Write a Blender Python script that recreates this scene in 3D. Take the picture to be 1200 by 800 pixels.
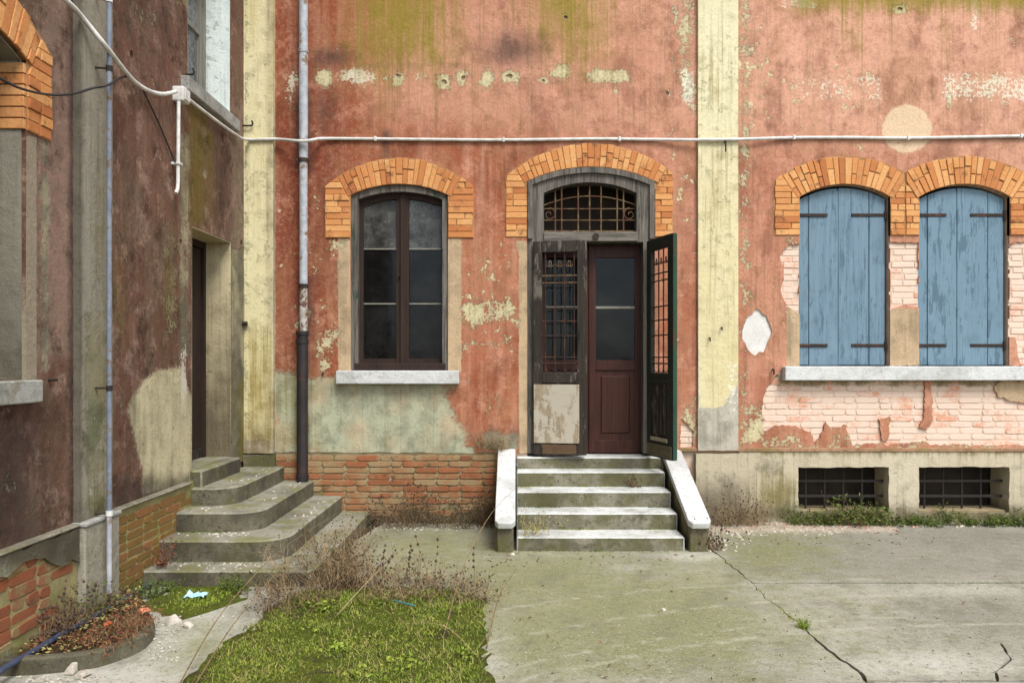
import bpy, bmesh, math, random
import numpy as np
from mathutils import Vector, Matrix
from mathutils.geometry import delaunay_2d_cdt

random.seed(7); RNG = np.random.default_rng(7)
scene = bpy.context.scene
for o in list(bpy.data.objects): bpy.data.objects.remove(o)

# ------------------------------------------------------------------ camera, sky, sun, exposure
EYE = 1.72; FPX = 902.0; DW = 8.2; XL = -2.88          # eye height, focal length in px of a 1200 px picture, rear wall, wing wall
cam = bpy.data.cameras.new('camera'); camo = bpy.data.objects.new('camera', cam)
scene.collection.objects.link(camo); scene.camera = camo
camo.location = (0, 0, EYE); camo.rotation_euler = (math.radians(90), 0, 0)
cam.sensor_width = 36; cam.lens = 36 * FPX / 1200
cam.shift_x = -4 / 1200; cam.shift_y = 23 / 1200
cam.clip_start = 0.05; cam.clip_end = 2000

SUN_EL, SUN_AZ = math.radians(54), math.radians(152)    # azimuth clockwise from +Y: behind the camera, to the right
world = bpy.data.worlds.new('World'); scene.world = world; world.use_nodes = True
wn = world.node_tree; bg = wn.nodes['Background']
sky = wn.nodes.new('ShaderNodeTexSky'); sky.sky_type = 'NISHITA'; sky.sun_disc = False
sky.sun_elevation = SUN_EL; sky.sun_rotation = SUN_AZ
sky.air_density = 1.0; sky.dust_density = 1.5; sky.ozone_density = 1.0
hs = wn.nodes.new('ShaderNodeHueSaturation'); hs.inputs['Saturation'].default_value = 0.36
wn.links.new(sky.outputs[0], hs.inputs['Color']); wn.links.new(hs.outputs[0], bg.inputs[0])
bg.inputs[1].default_value = 0.115
sl = bpy.data.lights.new('sun', 'SUN'); sl.energy = 1.5; sl.angle = math.radians(24); sl.color = (1, 0.985, 0.955)
so = bpy.data.objects.new('sun', sl); scene.collection.objects.link(so)
sd = Vector((math.sin(SUN_AZ) * math.cos(SUN_EL), math.cos(SUN_AZ) * math.cos(SUN_EL), math.sin(SUN_EL)))
so.rotation_euler = sd.to_track_quat('Z', 'Y').to_euler(); so.location = sd * 30
scene.render.engine = 'CYCLES'
vs = scene.view_settings; vs.view_transform = 'Standard'; vs.look = 'None'; vs.gamma = 1.0; vs.exposure = 1.30
vs.use_curve_mapping = False

# ------------------------------------------------------------------ object helpers
def C(r, g, b, k=1.0):
    f = lambda c: (c / 12.92 if c <= 0.04045 else ((c + 0.055) / 1.055) ** 2.4) * k
    return (f(r / 255), f(g / 255), f(b / 255), 1)

WLOC = {}
def obj(name, data, parent=None, loc=(0, 0, 0), rot=None):
    """link an object; loc is in world space, parents only ever translate"""
    o = bpy.data.objects.new(name, data); scene.collection.objects.link(o)
    WLOC[o.name] = Vector(loc)
    if parent is not None:
        o.parent = parent; o.location = Vector(loc) - WLOC[parent.name]
    else: o.location = loc
    if rot is not None: o.rotation_euler = rot
    return o
def tag(o, label=None, cat=None, group=None, kind=None):
    if label: o['label'] = label
    if cat: o['category'] = cat
    if group: o['group'] = group
    if kind: o['kind'] = kind
    return o
def thing(name, loc, label, cat, group=None):
    return tag(obj(name, None, None, loc), label, cat, group)

class MB:
    """collects shapes in world space, builds ONE mesh object with its origin at the shape"""
    def __init__(s): s.v = []; s.f = []; s.m = []
    def add(s, vs_, fs, mi=0):
        n = len(s.v); s.v += [tuple(p) for p in vs_]; s.f += [tuple(i + n for i in f) for f in fs]; s.m += [mi] * len(fs); return s
    def box(s, x0, x1, y0, y1, z0, z1, M=None):
        p = [(x0,y0,z0),(x1,y0,z0),(x1,y1,z0),(x0,y1,z0),(x0,y0,z1),(x1,y0,z1),(x1,y1,z1),(x0,y1,z1)]
        if M is not None: p = [M @ Vector(q) for q in p]
        return s.add(p, [(3,2,1,0),(4,5,6,7),(0,1,5,4),(1,2,6,5),(2,3,7,6),(3,0,4,7)])
    def tube(s, pts, r, n=8, cap=True):
        pts = [Vector(p) for p in pts]; rs = r if isinstance(r, (list, tuple)) else [r] * len(pts)
        vs_, fs = [], []; up = None
        for i, p in enumerate(pts):
            t = (pts[min(i+1, len(pts)-1)] - pts[max(i-1, 0)]).normalized()
            if up is None: up = t.orthogonal().normalized()
            a = (up - t * up.dot(t)).normalized(); up = a; b = t.cross(a)
            for k in range(n):
                w = 2 * math.pi * k / n; vs_.append(p + (a * math.cos(w) + b * math.sin(w)) * rs[i])
        for i in range(len(pts) - 1):
            for k in range(n):
                fs.append((i*n+k, i*n+(k+1)%n, (i+1)*n+(k+1)%n, (i+1)*n+k))
        if cap:
            k = len(vs_); vs_ += vs_[:n] + vs_[-n:]; fs += [tuple(range(k+n-1, k-1, -1)), tuple(range(k+n, k+2*n))]
        return s.add(vs_, fs)
    def prism(s, P, poly, w0, w1, bev=0.0, back=True):
        """polygon (u,v) ccw, from depth w0 (back) to w1 (front), front edge chamfered"""
        n = len(poly); c = (sum(p[0] for p in poly)/n, sum(p[1] for p in poly)/n)
        vs_ = [P(u, v, w0) for u, v in poly]
        loops = [w0]
        if bev > 0:
            vs_ += [P(u, v, w1 - bev) for u, v in poly]
            for i, (u, v) in enumerate(poly):
                pu, pv = poly[i-1]; nu, nv = poly[(i+1) % n]
                d1 = Vector((u-pu, v-pv)); d2 = Vector((nu-u, nv-v))
                d1 = d1.normalized() if d1.length > 1e-9 else d2.normalized(); d2 = d2.normalized() if d2.length > 1e-9 else d1
                n1 = Vector((-d1.y, d1.x)); n2 = Vector((-d2.y, d2.x)); m = (n1 + n2); L = max(m.length_squared, .3)
                m = m * (2 / L) * bev * 1.0
                vs_.append(P(u + m.x, v + m.y, w1))
            k = 3
        else:
            vs_ += [P(u, v, w1) for u, v in poly]; k = 2
        fs = []
        for j in range(k - 1):
            for i in range(n): fs.append((j*n+i, j*n+(i+1)%n, (j+1)*n+(i+1)%n, (j+1)*n+i))
        fs.append(tuple(range((k-1)*n, k*n)))
        if back: fs.append(tuple(range(n-1, -1, -1)))
        return s.add(vs_, fs)
    def mesh(s, name, mats, org, smooth=False, bevel=0, bseg=1):
        me = bpy.data.meshes.new(name)
        me.from_pydata([(p[0]-org[0], p[1]-org[1], p[2]-org[2]) for p in s.v], [], s.f)
        for m in (mats if isinstance(mats, (list, tuple)) else [mats]): me.materials.append(m)
        for p, mi in zip(me.polygons, s.m): p.material_index = mi; p.use_smooth = smooth
        if bevel:
            bm = bmesh.new(); bm.from_mesh(me); bmesh.ops.remove_doubles(bm, verts=bm.verts, dist=1e-5)
            es = [e for e in bm.edges if len(e.link_faces) == 2 and e.calc_face_angle(0) > 0.5]
            bmesh.ops.bevel(bm, geom=es, offset=bevel, segments=bseg, affect='EDGES', profile=.6, clamp_overlap=True)
            bm.to_mesh(me); bm.free()
            if bseg > 1:
                for p in me.polygons: p.use_smooth = False
        me.update(); return me
    def build(s, name, mats, parent=None, smooth=False, bevel=0, bseg=1):
        a = np.array(s.v); lo, hi = a.min(0), a.max(0); org = ((lo[0]+hi[0])/2, (lo[1]+hi[1])/2, lo[2])
        return obj(name, s.mesh(name, mats, org, smooth, bevel, bseg), parent, org)

class Plane:
    """u along, v up, w out of the surface"""
    def __init__(s, P, cols): s.P = P; s.rot = Matrix(cols).transposed().to_euler()
    def __call__(s, u, v, w=0.0): return s.P(u, v, w)
REAR = Plane(lambda u, v, w: Vector((u, DW - w, v)), ((1,0,0),(0,0,1),(0,-1,0)))
WING = Plane(lambda u, v, w: Vector((XL + w, u, v)), ((0,1,0),(0,0,1),(1,0,0)))
FLAT = Plane(lambda u, v, w: Vector((u, v, w)), ((1,0,0),(0,1,0),(0,0,1)))

# survey drawings: facade drawn at 110 units to the metre; wing wall and ground measured the same way
def R(x, y): return ((x - 604) / 110.0, EYE - (y - 423) / 110.0)
def RP(pts): return [R(*p) for p in pts]
def Lw(x, y): Y = -XL * FPX / (604 - x); return (Y, EYE - (y - 423) * Y / FPX)
def LP(pts): return [Lw(*p) for p in pts]
def G(x, y, z=0.0): Y = (EYE - z) * FPX / (y - 423); return ((x - 604) * Y / FPX, Y)
def GP(pts): return [G(*p) for p in pts]

def ragged(poly, step=.06, amp=.02, seed=0, closed=True):
    r = random.Random(seed); out = []
    n = len(poly)
    for i in range(n if closed else n - 1):
        a = Vector(poly[i]); b = Vector(poly[(i+1) % n]); L = (b-a).length; k = max(1, int(L/step))
        nn = Vector((-(b-a).y, (b-a).x)) / max(L, 1e-6)
        off = 0
        for j in range(k):
            off = off * .4 + r.uniform(-1, 1) * amp
            p = a.lerp(b, j / k) + nn * (off if j else r.uniform(-.3, .3) * amp); out.append((p.x, p.y))
    if not closed: out.append(tuple(poly[-1]))
    return out
def blob(cx, cy, rx, ry, n=16, j=.22, seed=0):
    r = random.Random(seed); o = []
    k = 1
    for i in range(n):
        k = k * .5 + .5 * (1 + r.uniform(-j, j) * 1.6); a = 2 * math.pi * i / n
        o.append((cx + rx * k * math.cos(a), cy + ry * k * math.sin(a)))
    return o
def arch(x0, x1, yb, ys, yc, n=14):
    """opening outline in drawing units, ccw when mapped (y up): bottom corners, then the segmental head"""
    c = (x0+x1)/2; h = (x1-x0)/2; rise = ys - yc; rad = (h*h + rise*rise) / (2*rise); cy = yc + rad
    a0 = math.asin(h / rad); pts = [(x0, yb), (x1, yb)]
    for i in range(n + 1):
        a = a0 - 2 * a0 * i / n; pts.append((c + rad * math.sin(a), cy - rad * math.cos(a)))
    return pts

def pip(px, py, poly):
    x, y = px, py; ins = np.zeros(len(x), bool); n = len(poly); j = n - 1
    for i in range(n):
        xi, yi = poly[i]; xj, yj = poly[j]
        c = ((yi > y) != (yj > y)) & (x < (xj - xi) * (y - yi) / (yj - yi + 1e-12) + xi)
        ins ^= c; j = i
    return ins

def sheet(name, P, outer, holes, w, thick, mat, parent, grid=0.0, attrs=None, islands=(), wob=0.0, bounds=None):
    """a slab of given thickness with holes; vertices on a grid carry named wear and painted light fields"""
    pts, edges = [], []
    for loop in [outer] + list(holes) + list(islands):
        n = len(pts); m = len(loop); pts += [Vector(p) for p in loop]; edges += [(n+i, n+(i+1) % m) for i in range(m)]
    if grid:
        a = np.array(outer); lo, hi = a.min(0), a.max(0)
        if bounds: lo = np.maximum(lo, bounds[:2]); hi = np.minimum(hi, bounds[2:])
        gu, gv = np.meshgrid(np.arange(lo[0]+grid/2, hi[0], grid), np.arange(lo[1]+grid/2, hi[1], grid))
        gu = gu.ravel() + RNG.uniform(-.3, .3, gu.size) * grid; gv = gv.ravel() + RNG.uniform(-.3, .3, gv.size) * grid
        k = pip(gu, gv, outer)
        pts += [Vector((float(x), float(y))) for x, y in zip(gu[k], gv[k])]
    vo, eo, fo, *_ = delaunay_2d_cdt(pts, edges, [], 0, 1e-5)
    V = np.array([(p[0], p[1]) for p in vo]); F = np.array([f for f in fo if len(f) == 3])
    ce = V[F].mean(1); keep = pip(ce[:, 0], ce[:, 1], outer)
    for h in holes: keep &= ~pip(ce[:, 0], ce[:, 1], h)
    for h in islands: keep |= pip(ce[:, 0], ce[:, 1], h)
    F = F[keep]
    ar = (V[F[:,1],0]-V[F[:,0],0])*(V[F[:,2],1]-V[F[:,0],1]) - (V[F[:,2],0]-V[F[:,0],0])*(V[F[:,1],1]-V[F[:,0],1])
    F[ar < 0] = F[ar < 0][:, ::-1]
    used, inv = np.unique(F, return_inverse=True); V = V[used]; F = inv.reshape(-1, 3)
    E = np.concatenate([F[:, [0,1]], F[:, [1,2]], F[:, [2,0]]]); key = np.sort(E, 1); _, ix, ct = np.unique(key, axis=0, return_index=True, return_counts=True)
    BE = E[ix[ct == 1]]; n = len(V)
    bu, bi = np.unique(BE, return_inverse=True); bi = bi.reshape(-1, 2)
    wz = np.full(n, w)
    if wob:
        z = np.zeros(n)
        for q in range(9):
            fx, fy, ph = RNG.uniform(-1, 1) * (2 + 2*q), RNG.uniform(-1, 1) * (2 + 2*q), RNG.uniform(0, 6)
            z += np.sin(V[:,0]*fx + V[:,1]*fy + ph) / (1 + .6*q)
        wz = wz + wob * z / 2.0
    A = [P(u, v, ww) for (u, v), ww in zip(V, wz)] + [P(V[i][0], V[i][1], w - thick) for i in bu]
    # side quads: a -> b on the front, then back
    faces = [tuple(f) for f in F.tolist()] + [(int(b_), int(a_), int(n + d), int(n + e)) for (a_, b_), (d, e) in zip(BE, bi)]
    arr = np.array([tuple(p) for p in A]); lo = arr.min(0); hi = arr.max(0); org = ((lo[0]+hi[0])/2, (lo[1]+hi[1])/2, lo[2])
    me = bpy.data.meshes.new(name); me.from_pydata((arr - np.array(org)).tolist(), [], faces); me.materials.append(mat)
    if attrs:
        uu = np.concatenate([V[:, 0], V[bu, 0]]); vv = np.concatenate([V[:, 1], V[bu, 1]])
        for k, val in attrs(uu, vv).items():
            at = me.attributes.new(k, 'FLOAT', 'POINT'); at.data.foreach_set('value', np.clip(val, 0, 1).astype(np.float32))
    me.update()
    return obj(name, me, parent, org)

# wear and painted light fields: 0.5 is the edge of the patch
def f_ell(x, y, cx, cy, rx, ry): return np.clip(1 - .5 * np.hypot((x-cx)/rx, (y-cy)/ry), 0, 1)
def f_box(x, y, x0, y0, x1, y1, s): return np.clip(.5 + np.minimum(np.minimum(x-x0, x1-x), np.minimum(y-y0, y1-y)) / (2*s), 0, 1)
def f_poly(x, y, pts, s):
    d = np.full(len(x), 1e9); n = len(pts)
    for i in range(n):
        ax, ay = pts[i]; bx, by = pts[(i+1) % n]; dx, dy = bx-ax, by-ay
        t = np.clip(((x-ax)*dx + (y-ay)*dy) / (dx*dx + dy*dy + 1e-9), 0, 1); d = np.minimum(d, np.hypot(x-ax-t*dx, y-ay-t*dy))
    return np.clip(.5 + np.where(pip(x, y, pts), d, -d) / (2*s), 0, 1)
def mx(*a):
    r = a[0]
    for b in a[1:]: r = np.maximum(r, b)
    return r

# ------------------------------------------------------------------ material helpers
class NT:
    def __init__(s, name):
        s.mat = bpy.data.materials.new(name); s.mat.use_nodes = True; s.t = s.mat.node_tree
        s.b = s.t.nodes['Principled BSDF']; s.out = s.t.nodes['Material Output']
        s.pos = s.n('ShaderNodeNewGeometry').outputs['Position']
    def n(s, ty, **k):
        nd = s.t.nodes.new(ty)
        for a, v in k.items(): setattr(nd, a, v)
        return nd
    def put(s, sock, v):
        if isinstance(v, bpy.types.NodeSocket): s.t.links.new(v, sock)
        else: sock.default_value = v
    def math(s, op, a, b=0.0, clamp=False):
        nd = s.n('ShaderNodeMath', operation=op, use_clamp=clamp); s.put(nd.inputs[0], a); s.put(nd.inputs[1], b); return nd.outputs[0]
    def add(s, a, b): return s.math('ADD', a, b)
    def mul(s, a, b): return s.math('MULTIPLY', a, b)
    def mix(s, f, a, b, mode='MIX'):
        nd = s.n('ShaderNodeMix', data_type='RGBA', blend_type=mode); s.put(nd.inputs[0], f); s.put(nd.inputs[6], a); s.put(nd.inputs[7], b); return nd.outputs[2]
    def sc(s, v, k):
        nd = s.n('ShaderNodeVectorMath', operation='MULTIPLY'); s.put(nd.inputs[0], v); nd.inputs[1].default_value = k; return nd.outputs[0]
    def noise(s, scale, detail=5.0, rough=.55, vec=None, dist=0.0):
        nd = s.n('ShaderNodeTexNoise'); s.put(nd.inputs['Vector'], vec if vec is not None else s.pos)
        nd.inputs['Scale'].default_value = scale; nd.inputs['Detail'].default_value = detail; nd.inputs['Roughness'].default_value = rough; nd.inputs['Distortion'].default_value = dist
        return nd.outputs[0]
    def vor(s, scale, feature='F1', vec=None):
        nd = s.n('ShaderNodeTexVoronoi', feature=feature); s.put(nd.inputs['Vector'], vec if vec is not None else s.pos); nd.inputs['Scale'].default_value = scale; return nd.outputs[0]
    def ramp(s, x, lo, hi, a=0.0, b=1.0):
        nd = s.n('ShaderNodeMapRange', interpolation_type='SMOOTHSTEP'); s.put(nd.inputs[0], x)
        for i, v in zip((1, 2, 3, 4), (lo, hi, a, b)): nd.inputs[i].default_value = v
        return nd.outputs[0]
    def attr(s, name): return s.n('ShaderNodeAttribute', attribute_name=name).outputs['Fac']
    def rand(s): return s.n('ShaderNodeObjectInfo').outputs['Random']
    def edge(s, name, noise, amp, w, k=1.0):
        """fuzzy field to ragged patch"""
        m = s.add(s.attr(name), s.mul(s.add(noise, -.5), amp)); r = s.ramp(m, .5 - w, .5 + w)
        return r if k == 1.0 else s.mul(r, k)
    def bump(s, h, strength=.4, dist=.01, nrm=None):
        nd = s.n('ShaderNodeBump'); nd.inputs['Strength'].default_value = strength; nd.inputs['Distance'].default_value = dist
        s.put(nd.inputs['Height'], h)
        if nrm is not None: s.put(nd.inputs['Normal'], nrm)
        return nd.outputs[0]
    def done(s, col, rough=.85, normal=None, spec=.3, metal=0.0):
        s.put(s.b.inputs['Base Color'], col); s.put(s.b.inputs['Roughness'], rough); s.b.inputs['Specular IOR Level'].default_value = spec
        s.b.inputs['Metallic'].default_value = metal
        if normal is not None: s.put(s.b.inputs['Normal'], normal)
        return s.mat

def plaster_mat(name, base, base2, fade_light, peel, lime, bare, moss, soot_shade, white, pale=None, tan=None, grime=.4):
    m = NT(name)
    n1 = m.noise(.9, 4, .55); n2 = m.noise(6, 8, .62); n3 = m.noise(34, 8, .7); nf = m.noise(140, 4, .6)
    st = m.noise(1.0, 6, .6, m.sc(m.pos, (9, 9, .7))); stf = m.noise(1.0, 6, .65, m.sc(m.pos, (34, 34, 1.0)))
    c = m.mix(m.ramp(n1, .35, .65), base, base2)
    c = m.mix(m.ramp(m.add(m.attr('fade_light'), m.mul(m.add(n2, -.5), .5)), .1, .95), c, fade_light)
    c = m.mix(m.ramp(st, .42, .72, 0, .5), c, fade_light)
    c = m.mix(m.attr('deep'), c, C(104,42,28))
    c = m.mix(m.ramp(n2, .48, .70, 0, .45), c, tuple(x * .55 for x in base[:3]) + (1,))
    c = m.mix(m.ramp(n3, .56, .72, 0, .35), c, fade_light)
    if tan:
        c = m.mix(m.ramp(m.noise(2.6, 7, .65, m.sc(m.pos, (1, 1, .6))), .44, .68, 0, .42), c, tan); c = m.mix(m.ramp(m.noise(3.7, 9, .76), .50, .64, 0, grime), c, tuple(x*.40 for x in base[:3]) + (1,)); c = m.mix(m.ramp(m.noise(5.3, 9, .76), .51, .64, 0, grime), c, tuple(min(1, x*1.25) for x in fade_light[:3]) + (1,)); c = m.mix(m.ramp(m.noise(19, 7, .7), .46, .68, 0, .45), c, tan); c = m.mix(m.ramp(m.noise(1.7, 8, .7, m.sc(m.pos, (1.6, 1.6, .8))), .50, .66, 0, .42), c, tuple(x*.45 for x in base[:3]) + (1,))
    # limewash showing, bare render, lost paint
    lm = m.edge('lime', m.add(m.mul(n2, .6), m.mul(n3, .4)), 1.1, .10)
    lc = m.mix(m.ramp(n2, .38, .66), lime, tuple(x * .62 for x in lime[:3]) + (1,))
    lc = m.mix(m.ramp(m.noise(2.2, 5), .42, .66, 0, .6), lc, bare)
    c = m.mix(lm, c, lc)
    br = m.edge('bare', m.add(m.mul(n2, .5), m.mul(n3, .5)), .9, .10)
    bc = m.mix(m.ramp(m.add(m.mul(st, .4), m.mul(n2, .6)), .4, .65), bare, tuple(x * .66 for x in bare[:3]) + (1,))
    c = m.mix(br, c, bc)
    pk = m.add(m.mul(n2, .45), m.mul(n3, .55))
    pm = m.edge('peel', pk, 2.4, .035)
    pc = m.mix(m.ramp(n3, .4, .62), peel, tuple(x * .72 for x in peel[:3]) + (1,))
    c = m.mix(pm, c, pc)
    c = m.mix(m.ramp(stf, .50, .70, 0, .24 - .08*(grime > .5)), c, soot_shade); c = m.mix(m.ramp(m.noise(52, 5, .75), .58, .68, 0, .5), c, soot_shade); c = m.mix(m.ramp(m.noise(16, 8, .78), .57, .66, 0, .22 + .4*(grime > .5)), c, soot_shade)
    fl = m.ramp(m.add(m.noise(11, 8, .72), m.mul(m.add(n1, -.5), .5)), .655, .675)           # scattered flakes
    c = m.mix(m.mul(fl, .8), c, peel)
    sc_ = m.ramp(m.noise(70, 3, .5), .71, .73); c = m.mix(m.mul(sc_, .5), c, white)
    wm = m.edge('white', m.add(m.mul(n3, .55), m.add(m.mul(n2, .3), m.mul(stf, .15))), 2.6, .09); c = m.mix(m.mul(wm, .75), c, white)
    mm = m.edge('moss', m.add(m.mul(stf, .45), m.add(m.mul(n3, .15), m.add(m.mul(n2, .2), m.mul(st, .2)))), 3.0, .40, .80)
    c = m.mix(mm, c, m.mix(n3, moss, tuple(x * .55 for x in moss[:3]) + (1,)))
    sm = m.edge('soot_shade', m.add(m.mul(st, .5), m.mul(n2, .5)), .9, .42, .82)
    c = m.mix(sm, c, soot_shade)
    if pale: c = m.mix(m.edge('pale', m.add(m.mul(n2, .5), m.mul(n3, .5)), .32, .03, .88), c, m.mix(m.ramp(n3, .4, .7), pale, tuple(x * .8 for x in pale[:3]) + (1,)))
    h = m.add(m.add(m.mul(n3, .5), m.mul(nf, .18)), m.add(m.mul(n2, .7), m.mul(m.add(pm, m.add(lm, fl)), -.5)))
    nm = m.bump(h, .85, .016)
    return m.done(c, .9, nm, .2)

RED = plaster_mat('red_limewash_plaster', C(144,77,51), C(156,91,64), C(204,154,129), C(204,192,152), C(166,168,142), C(184,160,128),
                  C(142,130,34), C(62,50,46), C(216,214,190), C(214,188,156), C(166,124,90), .32)
YEL = plaster_mat('yellow_limewash_plaster', C(196,182,132), C(206,194,148), C(214,207,172), C(196,190,150), C(176,174,160), C(178,172,156),
                  C(150,126,40), C(96,76,50), C(224,220,205))
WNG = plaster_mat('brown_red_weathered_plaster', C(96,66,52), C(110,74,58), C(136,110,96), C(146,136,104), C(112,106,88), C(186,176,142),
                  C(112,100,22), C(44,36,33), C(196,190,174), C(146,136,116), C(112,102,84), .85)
GRY = plaster_mat('grey_cement_render', C(124,120,106), C(140,134,118), C(158,150,132), C(166,160,134), C(112,112,86), C(150,140,112),
                  C(104,100,36), C(62,56,46), C(182,178,166))
PLI = plaster_mat('buff_cement_plinth', C(168,156,130), C(178,166,140), C(188,178,154), C(196,184,156), C(138,136,108), C(150,142,120),
                  C(112,102,40), C(84,76,62), C(206,200,184))
WHR = plaster_mat('pale_window_reveal_paint', C(196,206,200), C(206,214,210), C(214,220,216), C(176,178,166), C(160,160,150), C(170,168,156),
                  C(120,116,70), C(96,94,88), C(222,222,218))
CRE = plaster_mat('cream_door_reveal_plaster', C(176,164,128), C(186,170,132), C(190,180,150), C(150,146,130), C(140,136,110), C(160,150,130),
                  C(140,116,40), C(78,68,54), C(206,200,184))

def under_sill(m, c):
    """algae run that grows on the masonry just below the long sill"""
    z = m.n('ShaderNodeSeparateXYZ'); m.put(z.inputs[0], m.pos); z = z.outputs[2]
    k = m.mul(m.ramp(z, 1.36, 1.52), m.ramp(z, 1.62, 1.55)); k = m.add(k, m.mul(m.add(m.noise(5, 7, .7), -.5), 2.4))
    return m.mix(m.mul(m.ramp(k, .55, 1.1, 0, .8), m.ramp(z, 1.30, 1.40)), c, m.mix(m.noise(30, 5, .7), C(112,104,40), C(84,74,52)))
def brick_mat(name, cols, lime=None, limek=0.0, moss=None, mossk=0.0, dirt=.3, scale=1.0, stain=False):
    m = NT(name); r = m.rand()
    cr = m.n('ShaderNodeValToRGB'); cr.color_ramp.interpolation = 'LINEAR'
    el = cr.color_ramp.elements
    while len(el) < len(cols): el.new(.5)
    for i, c in enumerate(cols): el[i].position = i / (len(cols) - 1); el[i].color = c
    m.put(cr.inputs[0], r); c = cr.outputs[0]
    n2 = m.noise(9 * scale, 7, .65); n3 = m.noise(48 * scale, 6, .7)
    c = m.mix(m.ramp(n3, .40, .68, 0, .5), c, cols[0]); c = m.mix(m.ramp(n2, .55, .75, 0, dirt), c, C(70,54,42))
    if lime:
        rr = m.add(m.mul(m.add(m.noise(5, 8, .7), -.5), 1.8), m.add(m.mul(m.add(n3, -.5), .9), m.mul(m.add(r, -.5), .45)))
        c = m.mix(m.ramp(m.add(rr, limek), .25, .62), c, lime)
    if moss: c = m.mix(m.ramp(m.add(m.noise(3.5, 6, .65), mossk - .5), .42, .66, 0, .8), c, moss)
    if stain: c = under_sill(m, c)
    nm = m.bump(m.add(m.mul(n3, .7), n2), .5, .008)
    return m.done(c, .9, nm, .2)
ARCHB = brick_mat('orange_arch_brick', [C(168,104,62), C(192,130,78), C(204,148,92), C(212,162,106), C(178,112,66), C(198,138,82), C(206,154,98)], C(200,158,108), .10, dirt=.9)
LIMEB = brick_mat('limewashed_brick', [C(200,144,116), C(206,160,134), C(200,152,124), C(200,158,132)], C(210,188,170), .64, dirt=.5, stain=True)
OLDB = brick_mat('old_orange_brick', [C(124,80,54), C(150,94,62), C(140,102,70), C(158,108,70)], C(144,124,92), .34, C(84,76,48), .07, dirt=.85)
REDB = brick_mat('eroded_red_brick', [C(116,70,48), C(138,82,54), C(126,78,54), C(140,98,72)], C(128,114,80), .20, C(96,90,54), -.02, dirt=.7)
MOSSB = brick_mat('mossy_yellow_brick', [C(112,86,50), C(128,96,52), C(108,88,46), C(138,92,60)], None, 0, C(112,104,42), .08, dirt=.75)

def mortar_mat(name, a, b, moss=None, k=0):
    m = NT(name); n2 = m.noise(7, 8, .65); n3 = m.noise(60, 6, .7)
    c = m.mix(m.ramp(n2, .35, .65), a, b); c = m.mix(m.ramp(n3, .5, .75, 0, .4), c, tuple(x*.5 for x in a[:3]) + (1,))
    if moss: c = m.mix(m.ramp(m.add(m.noise(3.0, 6, .65), k), .45, .65, 0, .75), c, moss)
    if name == 'pale_lime_mortar': c = under_sill(m, c)
    return m.done(c, .95, m.bump(m.add(n3, n2), .6, .01), .15)
MORT_L = mortar_mat('pale_lime_mortar', C(210,188,170), C(196,170,148))
MORT_A = mortar_mat('buff_arch_mortar', C(172,132,92), C(146,108,72))
MORT_O = mortar_mat('dirty_mortar', C(150,136,108), C(128,112,84), C(98,92,54), -.02)
MORT_G = mortar_mat('greenish_mortar', C(150,142,100), C(128,118,84), C(112,112,56), .02)

def stone_mat(name, a, b, dirt, moss=None, mossk=0.0, dk=.3, sc=1.0):
    m = NT(name); n1 = m.noise(2.2*sc, 6, .6); n2 = m.noise(14*sc, 8, .65); n3 = m.noise(80*sc, 6, .7)
    c = m.mix(m.ramp(n2, .35, .65), a, b); c = m.mix(m.ramp(n1, .42, .68, 0, dk), c, dirt); c = m.mix(m.ramp(n3, .52, .74, 0, dk + .1), c, dirt)
    c = m.mix(m.ramp(m.noise(30, 6, .7), .58, .64, 0, dk + .2), c, dirt); c = m.mix(m.ramp(m.noise(6*sc, 8, .75), .52, .68, 0, dk), c, dirt)
    if moss: c = m.mix(m.ramp(m.add(m.noise(4, 8, .68), mossk), .45, .62, 0, .7), c, moss)
    return m.done(c, .85, m.bump(m.add(m.mul(n3, .8), n2), .75, .012), .25)
SILL = stone_mat('white_istrian_stone', C(194,195,192), C(206,207,204), C(132,130,122), None, 0, .42)
SILLD = stone_mat('dusty_grey_stone', C(150,149,142), C(166,165,158), C(96,92,84), C(110,102,66), -.10, .5)
TREAD = stone_mat('worn_skylit_step_stone', C(196,197,193), C(208,209,205), C(122,120,106), C(108,110,60), -.10, .5)  # worn pale stone, whitened further: skylight on the tops put into the colour
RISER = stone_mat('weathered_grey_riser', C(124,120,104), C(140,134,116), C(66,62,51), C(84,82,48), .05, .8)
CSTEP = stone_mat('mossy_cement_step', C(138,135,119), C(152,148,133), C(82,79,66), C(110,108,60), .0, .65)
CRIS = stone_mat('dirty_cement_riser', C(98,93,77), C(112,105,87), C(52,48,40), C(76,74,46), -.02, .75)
CHEEK = stone_mat('mossy_cheek_wall', C(120,112,92), C(96,90,72), C(60,56,46), C(80,80,36), .06, .6)

def wood_mat(name, a, b, crack, paint=None, pk=0.0, ax=(26, 26, 1.2), gloss=.75):
    m = NT(name); g = m.noise(1.0, 8, .7, m.sc(m.pos, ax), 1.2); g2 = m.noise(1.0, 6, .7, m.sc(m.pos, tuple(3*x for x in ax)))
    n = m.noise(5, 6, .6)
    c = m.mix(m.ramp(g, .32, .68), a, b); c = m.mix(m.ramp(g2, .56, .68, 0, .8), c, crack); c = m.mix(m.ramp(n, .5, .75, 0, .4), c, crack)
    if paint: c = m.mix(m.ramp(m.add(m.noise(1.0, 8, .72, m.sc(m.pos, (11, 11, 3.2))), m.add(m.mul(m.add(g, -.5), .6), pk)), .48, .54), c, paint)
    return m.done(c, gloss, m.bump(m.add(g, m.mul(g2, .6)), .5, .006), .25)
WGREY = wood_mat('silvered_wood', C(116,110,101), C(62,57,51), C(26,23,21), C(40,60,48), -.11)
WGREYH = wood_mat('silvered_wood_rail', C(122,116,107), C(70,65,58), C(30,27,24), C(38,72,52), -.15, (1.2, 26, 26))
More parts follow.
